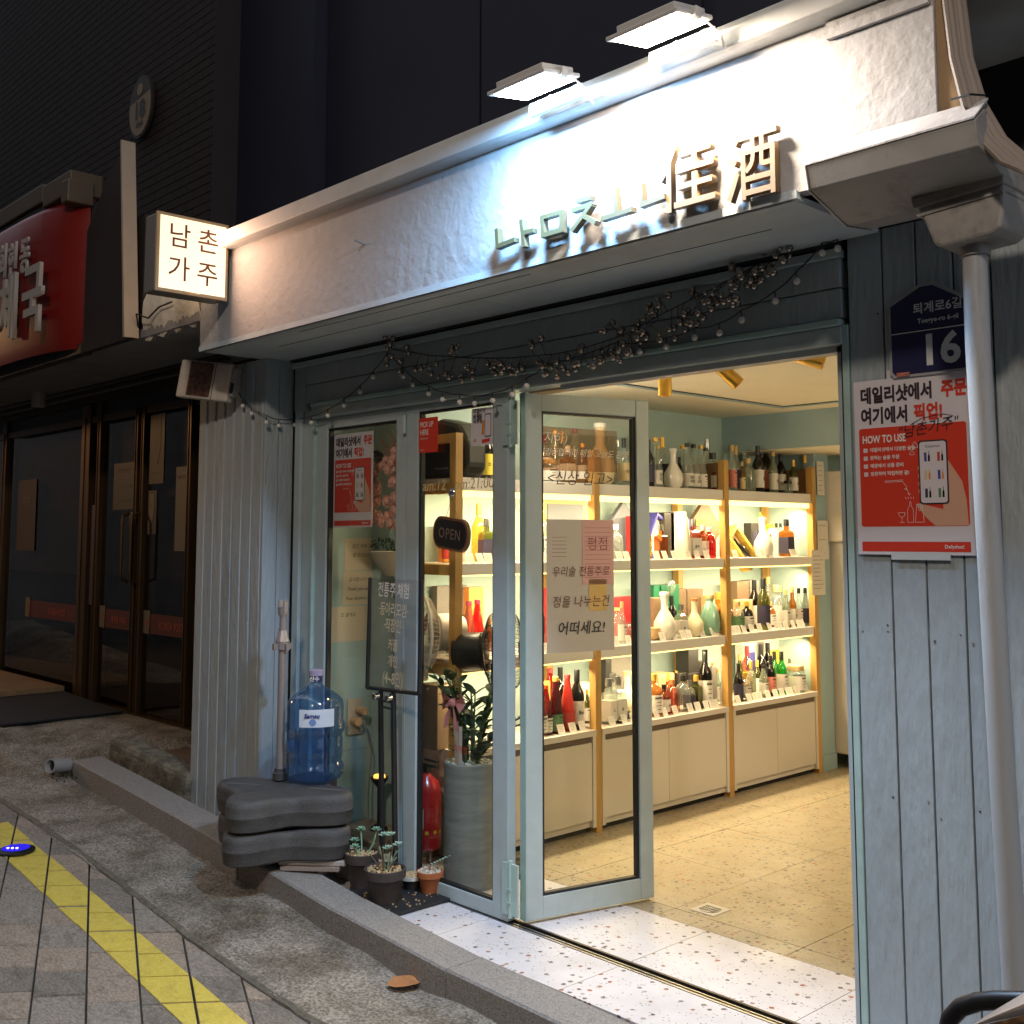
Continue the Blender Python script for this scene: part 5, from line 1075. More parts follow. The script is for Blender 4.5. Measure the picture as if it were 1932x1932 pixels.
# ================================================================== UMBRELLA BASE, WATER BOTTLE
C0=at(528,1470,'z',.40); ux,uy=-1.13,-.345
vb=mat('grey_base_plastic',(.062,.060,.060),.62,var=.15,vscale=14,bump=.35,bscale=150,dirt=.3,dscale=9)
def base(z,rot,label,h=.135,sc=1):
    n=72; vs=[];fs=[]; prof=[(.93,0),(.975,.008),(.985,.025),(1,h*.44),(1.005,h*.46),(1.005,h*.50),(1,h*.52),(1,h-.034),(.985,h-.014),(.95,h-.003),(.90,h),(.86,h-.001),(.845,h-.0045),(.35,h-.007)]
    for k,hh in prof:
        for i in range(n):
            a=2*pi*i/n; b_=a+pi/4; c4=math.cos(4*a); r=.262/((abs(math.cos(b_))**4+abs(math.sin(b_))**4)**.25)*(1+.155*c4)*sc
            rr=r*k if k>.9 else r*(k); vs.append((rr*math.cos(a),rr*math.sin(a),hh-(.010*max(0,-c4) if hh>h*.6 else 0)))
    m=len(prof)
    for j in range(m-1):
        for i in range(n): fs.append((j*n+i,j*n+(i+1)%n,(j+1)*n+(i+1)%n,(j+1)*n+i))
    fs+= [tuple(range(n-1,-1,-1)),tuple((m-1)*n+i for i in range(n))]
    t=thing('parasol_weight',label,'umbrella base',(ux,uy,z),rad(rot),'stacked umbrella base weights')
    o=MB().add(vs,fs).obj('weight_body',vb,t,True)
    for k in (0,2):
        M=Matrix.Rotation(rad(90*k+10),4,'Z'); MB().box(.12,.30,-.003,.003,h-.008,h-.0015,0,M).obj('groove_rib',mat('groove_rib_grey',(.12,.118,.115),.6),t,bevel=.002)
    return t
base(.130,19,'lower grey plastic umbrella base weight resting on curb and tiles'); t=base(.272,22,'upper grey plastic umbrella base weight carrying the pole')
polem=mat('taupe_pole',(.30,.26,.25),.4,.3)
ps=thing('umbrella_pole','bare taupe umbrella pole without canopy standing in the grey base','pole',(C0.x,C0.y,.40))
MB().lathe([(.034,0),(.034,.03),(.026,.035),(.026,.05)],18).obj('socket',vb,ps,True); MB().tube([(0,0,.03),(0,0,.70)],.0185,14).obj('pole_tube',polem,ps,True)
MB().lathe([(.030,.60),(.034,.64),(.020,.69)],14).box(-.05,-.02,-.008,.008,.60,.63).box(.02,.05,-.008,.008,.60,.63).box(-.008,.008,-.05,.05,.60,.63).obj('runner_hub',polem,ps)
MB().tube([(0,0,.69),(0,0,.76)],.016,12).lathe([(.022,.76),(.026,.80),(.021,.80)],12).box(-.026,-.019,-.01,.01,.77,.83).box(.019,.026,-.01,.01,.77,.83).obj('top_fitting',polem,ps)
W0=at(576,1468,'z',.405)
wb=thing('water_bottle','large blue translucent water cooler bottle standing on the umbrella base','bottle',(W0.x+.03,W0.y+.03,.405),rad(-50))
wbl=D.materials.new('blue_polycarbonate'); wbl.use_nodes=True; nt=wbl.node_tree; nt.nodes.clear(); L=nt.links.new
o_=N(nt,'ShaderNodeOutputMaterial'); tt=N(nt,'ShaderNodeBsdfTransparent'); tt.inputs[0].default_value=(.56,.74,.93,1); gg=N(nt,'ShaderNodeBsdfGlossy'); gg.inputs['Roughness'].default_value=.08
dd=N(nt,'ShaderNodeBsdfDiffuse'); dd.inputs[0].default_value=(.06,.16,.38,1); lw_=N(nt,'ShaderNodeLayerWeight'); lw_.inputs[0].default_value=.45; pw_=N(nt,'ShaderNodeMath',operation='MULTIPLY_ADD'); pw_.inputs[1].default_value=.35; pw_.inputs[2].default_value=.05; L(lw_.outputs['Facing'],pw_.inputs[0])
m1=N(nt,'ShaderNodeMixShader'); m2=N(nt,'ShaderNodeMixShader'); m2.inputs[0].default_value=.10; L(pw_.outputs[0],m1.inputs[0]); L(tt.outputs[0],m1.inputs[1]); L(gg.outputs[0],m1.inputs[2]); L(m1.outputs[0],m2.inputs[1]); L(dd.outputs[0],m2.inputs[2]); L(m2.outputs[0],o_.inputs[0])
MB().lathe([(.10,0),(.122,.006),(.134,.025),(.137,.05),(.134,.07),(.125,.082),(.125,.09),(.130,.105),(.130,.185),(.125,.195),(.126,.205),(.138,.225),(.138,.255),(.131,.270),(.133,.33),(.128,.36),(.105,.385),(.06,.415),(.034,.43),(.028,.445),(.028,.47)],40).obj('bottle_body',wbl,wb,True)
MB().lathe([(.0295,.445),(.031,.45),(.031,.475)],20).obj('neck_label',mat('navy_shrink',(.03,.03,.12),.3),wb,True); MB().lathe([(.033,.4755),(.033,.498),(.026,.503)],20).obj('cap',mat('lilac_cap',(.33,.28,.42),.4),wb,True)
def wrap(t,r,z0,z1,a0,a1,m,name='label'):
    vs=[];fs=[];n=10
    for z in (z0,z1):
        for i in range(n+1): a=rad(a0+(a1-a0)*i/n); vs.append((r*math.cos(a),r*math.sin(a),z))
    for i in range(n): fs.append((i,i+1,n+2+i,n+1+i))
    return MB().add(vs,fs).obj(name,m,t,True)
lab_=wrap(wb,.1385,.255,.335,-15,55,mat('water_label_white',(.60,.66,.74),.4)); wrap(wb,.1325,.11,.165,-115,-85,mat('water_label_white',(0,0,0)))
def radtext(txt,sz,m,t,r,z,ang,**k):
    o=text(txt,sz,m,t,(r*math.cos(rad(ang)),r*math.sin(rad(ang)),z),FX,**k); o.rotation_euler=(pi/2,0,rad(ang)+pi/2); return o
radtext('Samsu',.028,mat('label_navy_print',(.03,.03,.18),.5),wb,.1405,.306,10,off=.001,shear=.2); radtext('산수',.026,wink,wb,.033,.460,5,off=.0006)
o=MB().lathe([(.016,0),(.016,.001)],16).lathe([(.013,-.0001),(.013,.0012)],16).obj('round_mark',mat('label_blue_mark',(.15,.25,.5),.5),wb); o.location=(.1392*math.cos(rad(12)),.1392*math.sin(rad(12)),.278); o.rotation_euler=(0,pi/2,rad(12))
# bricks/props under the base
pr=[(at(575,1600,'z',.11),.22,.12,.10,'light paving slab propped under the umbrella base'),(at(640,1590,'z',.09),.20,.11,.045,'upper of two cream bricks under the window'),(at(640,1615,'z',.045),.20,.12,.045,'lower of two cream bricks under the window')]
o=box('slab',mat('pale_slab',(.42,.38,.35),.8,bump=.4,bscale=120),-.15,.15,-.065,.065,0,.022,None,.004); o.location=(-.93,-.30,.105); o.rotation_euler=(0,0,rad(42)); tag(o,pr[0][4],'slab')
o=box('ribbed_tile',mat('ribbed_tile_beige',(.28,.22,.18),.8),-.13,.13,-.05,.05,0,.016,None); o.location=(-.91,-.33,.088); o.rotation_euler=(0,0,rad(42)); tag(o,'ribbed beige tile sandwiched under the pale slab','tile')
for i in range(12): MB().box(-.125+.021*i,-.115+.021*i,-.054,-.0501,.002,.014).obj('rib',mat('ribbed_tile_beige',(0,0,0)),o)
crm=mat('cream_brick',(.48,.40,.31),.8,bump=.3,bscale=90)
for i,(z,l) in enumerate(((.0035,pr[2][4]),(.066,pr[1][4]))):
    o=box('brick',crm,-.20,.16,-.05,.05,0,.058,None,.005); o.location=(-.84,-.10,z); o.rotation_euler=(0,0,rad(8+i*3)); tag(o,l,'brick','cream bricks under the window')
for (x,y,l) in ((-1.38,-.36,'dark brick under the left lobe of the umbrella base'),):
    cz_=curb_z(x); o=box('brick',mat('dark_brick',(.09,.075,.07),.9),-.09,.09,-.045,.045,0,.128-cz_,None,.004); o.location=(x,y if y>-.4 else -.42,cz_+.001); tag(o,l,'brick')
# ================================================================== A-STAND
st=thing('menu_stand','tall black metal menu stand with clear chalk-written panel in front of the panes','menu stand',(-.50,-.10,0)); 
a=at(700,1090,'y',-.14); b=at(795,1100,'y',-.14); c=at(693,1297,'y',-.14); d=at(791,1309,'y',-.14)
st.location=((c.x+d.x)/2,-.14,0); 
dx_=Vector((.93,-.36)).normalized(); ang=math.atan2(-.25,1)
p0=at(699,1090,'y',-.08); p1=at(796,1095,'y',-.155); q0=at(693,1297,'y',-.08); q1=at(791,1309,'y',-.155)
o3=Vector(st.location)
fm_=MB()
for e0,e1 in ((p0,q0),(p1,q1),(q0,q1)): fm_.tube([Vector(e0)-o3,Vector(e1)-o3],.0095,6)
fm_.obj('panel_frame',blackm,st)
acr=thin_glass('clear_acrylic',(.88,.86,.84),.25,body=.035,bcol=(.30,.27,.24),fac=.0)
MB().add([tuple(Vector(e)-o3) for e in (q0,q1,p1+Vector((0,0,-.0)),p0)],[(0,1,2,3)]).obj('clear_panel',acr,st)
m0=q0.lerp(q1,.27); m1=q0.lerp(q1,.52)
MB().tube([Vector((m0.x,m0.y,m0.z-.01))-o3,Vector((m0.x+.03,m0.y,.03))-o3],.0125,8).tube([Vector((m1.x,m1.y,m1.z-.01))-o3,Vector((m1.x+.03,m1.y,.03))-o3],.0125,8).obj('post',blackm,st)
MB().tube([Vector((m0.x,m0.y,m0.z-.05))-o3,Vector((m1.x,m1.y,m1.z-.05))-o3],.006,6).tube([Vector((m0.x,m0.y,.78))-o3,Vector((m1.x,m1.y,.78))-o3],.005,6).obj('cross_bar',blackm,st)
for m_ in (m0,m1): MB().lathe([(.016,0),(.016,.02),(.012,.024)],18,0,Matrix.Translation(Vector((m_.x-.005,m_.y-.012,m_.z-.03))-o3)@Matrix.Rotation(pi/2,4,'X')).obj('chrome_knob',chrome,st,True)
MB().box(-.17,.17,-.12,.12,.003,.012,0,Matrix.Rotation(ang,4,'Z')).obj('foot_plate',blackm,st)
rz=math.atan2((q1-q0).y,(q1-q0).x); wdt=(q1-q0).length; cen=(p0+p1+q0+q1)/4-o3
chalk=mat('chalk_marker',(.74,.70,.66),.7); chalk2=mat('yellow_chalk_marker',(.62,.55,.38),.7); ht=(p0.z-q0.z)
for s_,fx,fz,sz,m_ in (('전통주 체험',.0,.38,.062,chalk),('·동아리모임·',.0,.21,.056,chalk2),('·직장인·',.0,.07,.056,chalk2),('커플',-.0,-.10,.05,chalk2),('개인',-.0,-.24,.05,chalk2),('(4~8인)',.0,-.39,.062,chalk2)):
    o=text(s_,sz*1.15,m_,st,(cen.x+fx,cen.y-.006,cen.z+ht*fz),FY,shear=.15,off=.0008,sx=.85); o.rotation_euler=(pi/2,0,rz)
# ================================================================== POTS ON THE BLACK TRAY
o=box('plant_tray',mat('black_tray',(.014,.014,.016),.7,bump=.3,bscale=80),-.75,-.36,-.30,.0,.003,.016,None,.003); o.rotation_euler=(0,0,0); tag(o,'flat black board under the potted succulents','tray')
potd=mat('brown_clay_pot',(.055,.042,.038),.8,var=.2,vscale=20,bump=.2,bscale=90); pott=mat('terracotta_pot',(.42,.13,.045),.75,var=.12,vscale=18,dirt=.15)
def pot(u,v,r,h,m,label,gm,cat='potted plant'):
    p=at(u,v,'z',.017); t=thing('potted_plant' if cat!='bowl' else 'bowl',label,cat,(p.x,p.y,.017),0,'succulent pots on the tray'); MB().lathe([(r*.68,0),(r*.93,h*.72),(r*.95,h*.73),(r*1.06,h*.735),(r*1.08,h*.99),(r*.98,h),(r*.94,h*.9)],28).obj('pot',m,t,True)
    mb=MB()
    for i in range(90):
        a=R.uniform(0,2*pi); q=r*.92*math.sqrt(R.random()); s_=R.uniform(.003,.006); mb.box(-s_,s_,-s_,s_,-s_,s_,0,Matrix.Translation((q*math.cos(a),q*math.sin(a),h*.91+R.uniform(0,.006)))@Matrix.Rotation(R.uniform(0,3),4,(R.random(),R.random(),1)))
    mb.lathe([(r*.94,h*.88),(r*.94,h*.90)],20); stuff(mb.obj('gravel',gm,t)); return t
def rosette(t,c,r,n=9,m=None,name='leaf'):
    prof=[(max(.001,math.sin(pi*k/5)),-math.cos(pi*k/5)) for k in range(6)]; r*=1.45
    for i in range(n):
        a=2.4*i; f_=i/n; el=rad(70-60*f_); q=r*(.55+.45*f_)
        M=Matrix.Translation(c)@Matrix.Rotation(a,4,'Z')@Matrix.Rotation(-el,4,'Y')@Matrix.Translation((q*.5,0,0))@Matrix.Diagonal((q*.52,q*.34,q*.13,1))@Matrix.Rotation(pi/2,4,'Y')
        MB().lathe(prof,7,0,M).obj(name,m or succ,t,True)
t=pot(682,1672,.070,.145,potd,'dark brown pot with pale green stonecrop stems, leftmost on the tray',gravelm)
for (x,y,h) in ((-.03,-.01,.05),(-.045,.03,.085),(.0,-.03,.035),(.03,.04,.10)):
    MB().tube([(x*.4,y*.4,.13),(x,y,.13+h*.5),(x*1.3,y*1.2,.13+h)],.0035,6).obj('stem',succ,t,True); rosette(t,Vector((x*1.3,y*1.2,.135+h)),.020,9)
t=pot(726,1700,.082,.135,potd,'largest dark brown pot with bare dry stems, front of the tray',gravelm)
for i in range(16):
    a=R.uniform(0,6.28); q=R.uniform(.01,.045); h=R.uniform(.05,.12); MB().tube([(q*.4*math.cos(a),q*.4*math.sin(a),.12),(q*math.cos(a),q*math.sin(a),.12+h*.6),(q*1.5*math.cos(a)+R.uniform(-.01,.01),q*1.5*math.sin(a),.12+h)],.0026,5).obj('stem',stemm if i%3 else succ,t,True)
for (x,y,h) in ((-.05,.03,.12),(.0,.03,.13),(.05,.03,.10),(.02,-.0,.085)): rosette(t,Vector((x,y,.13+h)),.020,8,mat('pale_succulent_leaf',(.28,.42,.34),.5))
t=pot(764,1645,.048,.075,mat('glass_jar_pot',(.35,.28,.2),.2,coat=.5),'small glass jar planter at the back of the tray',gravelm)
for k in range(5): a=k*1.3; MB().tube([(0,0,.07),(.02*math.cos(a),.02*math.sin(a),.11),(.05*math.cos(a),.05*math.sin(a),.14)],.004,5,r2=.001).obj('leaf',succ,t,True)
t=pot(776,1675,.045,.055,mat('face_pot_black',(.05,.045,.045),.5),'little round black and white pot between the brown and orange pots',gravelm)
MB().lathe([(.0485,.040),(.0490,.055)],24).obj('white_rim',GL['white'],t,True)
t=pot(811,1682,.053,.088,pott,'small orange terracotta pot with a trailing sprig',mat('pale_gravel',(.5,.45,.38),.8,var=.2,vscale=150))
MB().tube([(0,0,.08),(.005,0,.12),(.0,.0,.155)],.0015,5).tube([(.003,0,.115),(.03,.02,.13),(.065,.04,.15)],.0015,5).obj('stem',stemm,t,True)
for i in range(12):
    f_=i/11; MB().ball((.01+.06*f_,.007+.035*f_+(.008 if i%2 else -.006),.117+.036*f_),.0055,4,0,(1,1,.6)).obj('leaf',mat('pale_succulent_leaf',(0,0,0)),t,True)
mb=MB()
for i in range(60): s_=R.uniform(.0015,.004); mb.box(-s_,s_,-s_,s_,0,s_*1.4,0,Matrix.Translation((R.uniform(-.74,-.38),R.uniform(-.29,-.01),.0165))@Matrix.Rotation(R.uniform(0,3),4,'Z'))
stuff(mb.obj('spilled_gravel',gravelm))
# fallen leaf
p=at(752,1868,'z',-.083); vs=[(0,0,0),(.03,.036,.006),(.075,.045,.002),(.115,.026,.008),(.14,0,.0),(.105,-.026,.006),(.06,-.040,.010),(.025,-.028,.004),(.06,0,.002),(.09,0,.003)]
o=MB().add(vs,[(0,1,8),(1,2,8),(2,9,8),(2,3,9),(3,4,9),(4,5,9),(5,6,9),(6,8,9),(6,7,8),(7,0,8)]).obj('fallen_leaf',mat('dry_leaf',(.40,.17,.06),.7,var=.2,vscale=40),None); o.location=(p.x-.06,p.y-.01,gz(p.x,p.y)+.012); o.rotation_euler=(rad(10),0,rad(62)); tag(o,'single dry orange leaf lying on the gutter strip','leaf')
# ================================================================== BEHIND THE PANES
p=at(888,1668,'z',.0); pt=thing('plant_pot','tall grey horizontally ribbed cylinder planter with a zamioculcas behind the pane','potted plant',(p.x,max(p.y,.20),.001))
prof=[(.118,0)]
for i in range(46): prof+=[(.120+.0018*(i%2)+R.uniform(-.0006,.0006),.008+i*.0112)]
prof+=[(.122,.53),(.116,.535),(.112,.51)]
MB().lathe(prof,40).obj('pot',mat('ribbed_grey_pot',(.20,.21,.20),.7,var=.2,vscale=7,stretch=(1,1,6)),pt,True)
mb=MB()
for i in range(120): a=R.uniform(0,6.28); q=.105*math.sqrt(R.random()); s_=R.uniform(.006,.012); mb.ball((q*math.cos(a),q*math.sin(a),.515+R.uniform(0,.012)),s_,3)
stuff(mb.obj('white_pebbles',pebblem,pt))
def leafm_(w,l):
    vs=[];fs=[];n=6
    for i in range(n+1):
        t_=i/n; ww=w*math.sin(pi*min(1,t_*.95+.04))**.7; vs+=[(l*t_,-ww,-.12*l*t_*t_+ww*.25),(l*t_,0,-.12*l*t_*t_),(l*t_,ww,-.12*l*t_*t_+ww*.25)]
    for i in range(n): a=i*3; fs+=[(a,a+3,a+4,a+1),(a+1,a+4,a+5,a+2)]
    return MB().add(vs,fs).mesh('leaf',leafm,True)
LF=[leafm_(.016,.085),leafm_(.022,.062),leafm_(.012,.10)]
for k in range(15):
    a=R.uniform(0,6.28) if k>4 else (3.0,3.6,.5,.05,.3)[k]; ln_=R.uniform(.28,.46); tilt=R.uniform(.15,.5) if k not in(3,4) else 1.25-.3*(k-3); pts=[]; ln_=ln_ if k not in(3,4) else .26
    for i in range(7): f_=i/6; pts.append(Vector((math.cos(a)*tilt*ln_*f_*f_*1.1+.03*math.cos(a),math.sin(a)*tilt*ln_*f_*f_*.7+.03*math.sin(a),.50+ln_*f_)))
    MB().tube(pts,.008,6,r2=.003).obj('stem',mat('green_stem',(.06,.11,.04),.5),pt,True)
    for i in range(2,14):
        f_=i/14; j=min(5,int(f_*6)); q=pts[j].lerp(pts[j+1],f_*6-j)
        o=link('leaf',LF[k%3],pt,loc=q); o.rotation_euler=(R.uniform(-.4,.4),R.uniform(-.9,-.3),a+(1.2 if i%2 else -1.2)+R.uniform(-.3,.3)); s_=R.uniform(.8,1.25); o.scale=(s_,s_,s_)
rib=mat('pink_ribbon',(.60,.24,.24),.5)
mb=MB()
for sgn in (-1,1):
    mb.add([(0,-.10,.80),(sgn*.07,-.12,.85),(sgn*.08,-.10,.80),(sgn*.06,-.12,.76)],[(0,1,2,3)]); mb.add([(0,-.11,.80),(sgn*.04,-.12,.74),(sgn*.055,-.12,.68),(sgn*.02,-.12,.70)],[(0,1,2,3)])
mb.ball((0,-.11,.80),.02,5); mb.obj('ribbon_bow',rib,pt)
MB().add([(-.02,-.09,.72),(.03,-.10,.72),(.035,-.10,.50),(.0,-.09,.50)],[(0,1,2,3)]).add([(.032,-.10,.70),(.055,-.10,.70),(.055,-.10,.50),(.037,-.10,.50)],[(0,1,2,3)]).obj('ribbon_tail',mat('white_ribbon',(.66,.56,.5),.6),pt)
text('축개업',.035,redflat,pt,(.045,-.103,.60),FY,line=1)
# branch seen through the folded leaf gap: zz leaves right
# fire extinguisher
p=at(806,1580,'z',.10); fx=thing('fire_extinguisher','red fire extinguisher with yellow band standing on the platform behind the pane','extinguisher',(-.775,.20,.102))
rdm=mat('extinguisher_red',(.42,.012,.014),.3,coat=.4)
MB().lathe([(.060,0),(.066,.01),(.067,.26),(.055,.30),(.025,.325),(.022,.34)],28).obj('cylinder_body',rdm,fx,True); wrap(fx,.068,.075,.09,0,359,mat('yellow_band',(.65,.42,.03),.4),'yellow_band'); wrap(fx,.0685,.10,.19,-110,-50,mat('grey_label',(.45,.43,.42),.5)); radtext('소화기',.022,ink,fx,.0702,.155,-78)
MB().box(-.02,.02,-.012,.012,.34,.37).box(-.02,.075,-.008,.008,.37,.38).box(-.01,.08,-.008,.008,.395,.405).obj('valve_lever',black,fx); MB().tube([(-.02,0,.36),(-.07,-.02,.33),(-.075,-.03,.20),(-.07,-.03,.10)],.009,8).obj('hose',rdm,fx,True)
# red mesh bag on the extinguisher omitted; black fan
def fan(cx,cy,cz_,R_,label,mcage,mbody,face,motor_u=None,name='fan'):
    t=thing('pedestal_fan',label,'fan',(cx,cy,0)); M=Matrix.Translation((0,0,cz_))@Vector(face).normalized().to_track_quat('Z','Y').to_matrix().to_4x4()
    mb=MB()
    for k in range(56):
        a=2*pi*k/56; pts=[M@Vector((r*math.cos(a+r*1.2),r*math.sin(a+r*1.2),zz)) for r,zz in ((.06,.095),(.5*R_,.09),(.85*R_,.06),(R_,0),(.85*R_,-.05),(.5*R_,-.075),(.06,-.08))]; mb.tube(pts,.0014,4)
    stuff(mb.obj('wire_cage',mcage,t))
    MB().tube([M@Vector((R_*math.cos(2*pi*k/40),R_*math.sin(2*pi*k/40),0)) for k in range(40)],.007,6,closed=True).tube([M@Vector((R_*.62*math.cos(2*pi*k/40),R_*.62*math.sin(2*pi*k/40),-.07)) for k in range(40)],.003,5,closed=True).obj('cage_ring',mcage,t,True)
    MB().lathe([(.055,.085),(.055,.10),(.03,.105)],20,0,M).obj('hub_badge',mbody,t,True)
    for k in range(3):
        a=2*pi*k/3; vs=[M@Vector((r*math.cos(a+s_),r*math.sin(a+s_),.02-.04*s_)) for r,s_ in ((.04,-.2),(.04,.3),(R_*.8,.75),(R_*.86,.35),(R_*.75,-.15))]; MB().add(vs,[(0,1,2,3,4)]).obj('blade',mat('fan_blade_smoke',(.16,.05,.05),.4),t)
    MB().lathe([(.03,-.25),(.075,-.235),(.09,-.19),(.09,-.10),(.06,-.08)],24,0,M).obj('motor_housing',mbody,t,True)
    MB().tube([(0,0,cz_-.08),(0,0,.02)],.022,10).lathe([(.16,.002),(.15,.02),(.03,.035)],28).box(-.04,.04,-.04,.04,cz_-.22,cz_-.06).obj('pole',mbody,t)
    return t
p=on_p=at(868,1238,'y',.34); fan(p.x+.17,.46,p.z+.03,.20,'black pedestal fan facing away behind the second pane',mat('dark_cage_wire',(.03,.025,.022),.4,.6),black,(.80,.55,.05))
p=at(772,1190,'y',.45); fan(-.86,.20,1.075,.20,'white fan cage turned sideways behind the second pane',mat('cream_cage_wire',(.60,.54,.44),.5),mat('cream_fan_plastic',(.55,.5,.42),.5),(-.30,-.96,0))
# flower basket on left wall
fb=thing('flower_bouquet','bouquet of soft pink roses in pale wrapping hung behind the first pane','bouquet',at(722,925,'y',.14)+Vector((-.09,.14,0))); rosem=mat('pink_rose',(.62,.34,.27),.6,var=.12,vscale=60)
for i in range(38):
    x=R.uniform(-.03,.20); z=-.20+.40*R.random(); y=-.14+R.uniform(-.02,.02)+.1*abs(z); r=R.uniform(.027,.036); mb=MB()
    for j in range(3):
        for k in range(5): a=2*pi*k/5+j*.6; rr=r*(1-.27*j); mb.add([(0,-r*.3*j,-rr*.2),(rr*math.cos(a-.6),-.2*rr-r*.25*j,rr*math.sin(a-.6)),(rr*1.05*math.cos(a),-.45*rr-r*.25*j,rr*1.05*math.sin(a)),(rr*math.cos(a+.6),-.2*rr-r*.25*j,rr*math.sin(a+.6))],[(0,1,2,3)])
    mb.ball((0,-r*.3,0),r*.6,5); mb.obj('rose',rosem,fb,loc=(x,y,z))
mb=MB(); 
for k in range(9): a=rad(-60+k*22); x=.08+.15*math.sin(a); z=.12+.13*math.cos(a); mb.add([(.08,-.02,.02),(x-.03,-.04,z),(x,-.10,z+.06),(x+.03,-.04,z)],[(0,1,2,3)])
mb.obj('wrapping_paper',mat('peach_wrap',(.66,.52,.40),.7),fb)
for k in range(5): o=link('leaf',leafm_(.03,.10),fb,loc=(-.02+.03*k,-.12,.15)); o.rotation_euler=(.5,-.7+k*.2,2+k)
mb=MB(); 
for i in range(140): x=R.uniform(-.03,.18); z=-.27+R.uniform(-.03,.03); y=-.10+R.uniform(-.03,.02); mb.add([(x,y,z),(x+.012,y,z+.004),(x+.004,y,z+.014)],[(0,1,2)])
stuff(mb.obj('small_foliage',leafm,fb)); MB().lathe([(.05,-.42),(.11,-.34),(.13,-.30)],20,0,Matrix.Translation((.08,-.05,0))).obj('basket',mat('cream_basket',(.55,.47,.34),.7),fb,True)
# notes on left wall
for i,(y0,y1,z0,z1,l,ls) in enumerate(((.165,.40,1.36,1.525,'cream handwritten note, uppermost on the plank wall behind the first pane',['담긴 대화 감사','잘 마셨습니다']),(.157,.398,1.185,1.355,'cream note reading thank you, second on the plank wall',['감사합니다! 대박!','Thank you so much','Your alcohol is sweet']),(.088,.295,1.0,1.178,'cream handwritten note, lowest left on the plank wall',['또 올게요']),(.300,.337,1.0,1.175,'slim brownish note at the right edge of the plank wall',[]))):
    t=thing('note',l,'note',(-1.4165,(y0+y1)/2,(z0+z1)/2),0,'visitor notes on the plank wall'); sheet([(-(y1-y0)/2,-(z1-z0)/2),((y1-y0)/2,-(z1-z0)/2),((y1-y0)/2,(z1-z0)/2),(-(y1-y0)/2,(z1-z0)/2)],mat('cream_note',(.62,.53,.38),.8),t,(0,0,0),FX,.001,'paper')
    for j,s_ in enumerate(ls): text(s_,.024,inkk,t,(.0015,0,(z1-z0)*(.25-.28*j)),FX,shear=.2)
# socket with adapters, cable, lamp foot
t=thing('wall_socket','beige wall socket with two orange-lit plugs on the plank wall','socket',(-1.415,.235,.62)); MB().box(0,.01,-.045,.045,-.09,.09).obj('socket_plate',mat('beige_plate',(.5,.42,.30),.5),t,bevel=.003)
MB().lathe([(.022,0),(.022,.05)],14,0,Matrix.Translation((.01,-.01,-.02))@Matrix.Rotation(pi/2,4,'Y')).lathe([(.020,0),(.020,.06)],14,0,Matrix.Translation((.01,.02,.03))@Matrix.Rotation(pi/2,4,'Y')).obj('plug',mat('tan_plug',(.55,.33,.16),.5),t,True)
o=MB().tube([(-1.36,.26,.60),(-1.32,.28,.45),(-1.33,.27,.25),(-1.30,.25,.12)],.004,6).obj('cable',mat('grey_cable',(.2,.2,.19),.5),None,True); tag(o,'thin grey cable hanging from the wall socket to the platform','cable')
t=thing('candle_stand','dark candle stand with an amber light in its cup on the platform','candle stand',(-1.19,.235,.101)); MB().lathe([(.045,0),(.04,.012),(.010,.03),(.010,.20),(.04,.235),(.046,.25)],20).obj('stand',blackm,t,True); MB().lathe([(.03,.2505),(.028,.262)],14).obj('amber_glow',mat('amber_glow',(1,.5,.1),emit=(1,.45,.08),estr=1.6),t,True)
o=MB().tube([(-.90+.08*math.cos(a*.3)*1.1,.16+.05*math.sin(a*.3),.104) for a in range(20)],.004,6).obj('cable',mat('brown_cable',(.2,.12,.05),.5),None,True); tag(o,'loop of brown cable lying on the platform','cable')
# loudspeaker
p=at(850,880,'x',-.86); t=thing('loudspeaker','big round-backed black portable speaker on top of the shelving','speaker',(-.88,.42,1.818)); MB().prism([(-.17,0),(.17,0),(.20,.05),(.20,.18),(.13,.27),(.0,.30),(-.13,.27),(-.20,.18),(-.20,.05)],-.07,.07,'y').obj('speaker_body',black,t,bevel=.025)
MB().box(-.10,.10,-.078,-.0705,.02,.18).obj('front_grille',mat('grille_cloth',(.012,.014,.02),.9),t,bevel=.01); text('harman/kardon',.016,whitel,t,(.03,-.080,.05),FY)
# ================================================================== STRING LIGHTS
gl=thing('string_lights','drooping string of little frosted white globes along the shop header','string lights',(0,0,0)); k1=.33424
pts=[(z*k1,581.1+y*k1) for z,y in ((1325,485),(1370,553),(1420,597),(1503,645),(1573,665),(1665,660),(1757,648),(1850,608))]+[((1000+z/2.415)*.6457,(900+y/2.415)*.6457) for z,y in ((12,688),(127,592),(217,488),(315,360),(432,483),(497,542),(611,605),(708,645),(828,664),(934,674),(1061,653),(1199,610),(1301,549),(1426,468))]+[((1700+z/2.415)*.6457,(600+y/2.415)*.6457) for z,y in ((256,1025),(410,1032),(595,998),(797,933),(971,900),(1128,810),(1365,675),(1516,535),(1698,335),(1805,305))]
gb=MB().ball((0,0,0),.0115,8).mesh('globe',mat('frosted_globe',(.70,.66,.62),.5),True); wire=[]
for i,(u,v) in enumerate(pts):
    p=at(u,v,'x',-1.622) if i in (4,5) else at(u,v,'y',-.20 if i<4 else -.075); link('globe',gb,gl,loc=p); MB().tube([p+Vector((0,0,.010)),p+Vector((0,0,.030))],.0032,6).obj('lamp_holder',black,gl); wire.append(p+Vector((R.uniform(-.004,.004),.004,.034)))
s0=at(432,715,'y',-.20); wire=[s0]+wire
w2=[]
for a,b in zip(wire,wire[1:]): 
    for j in range(4): f_=j/4; q=a.lerp(b,f_); q.z-=.006*math.sin(pi*f_); w2.append(q)
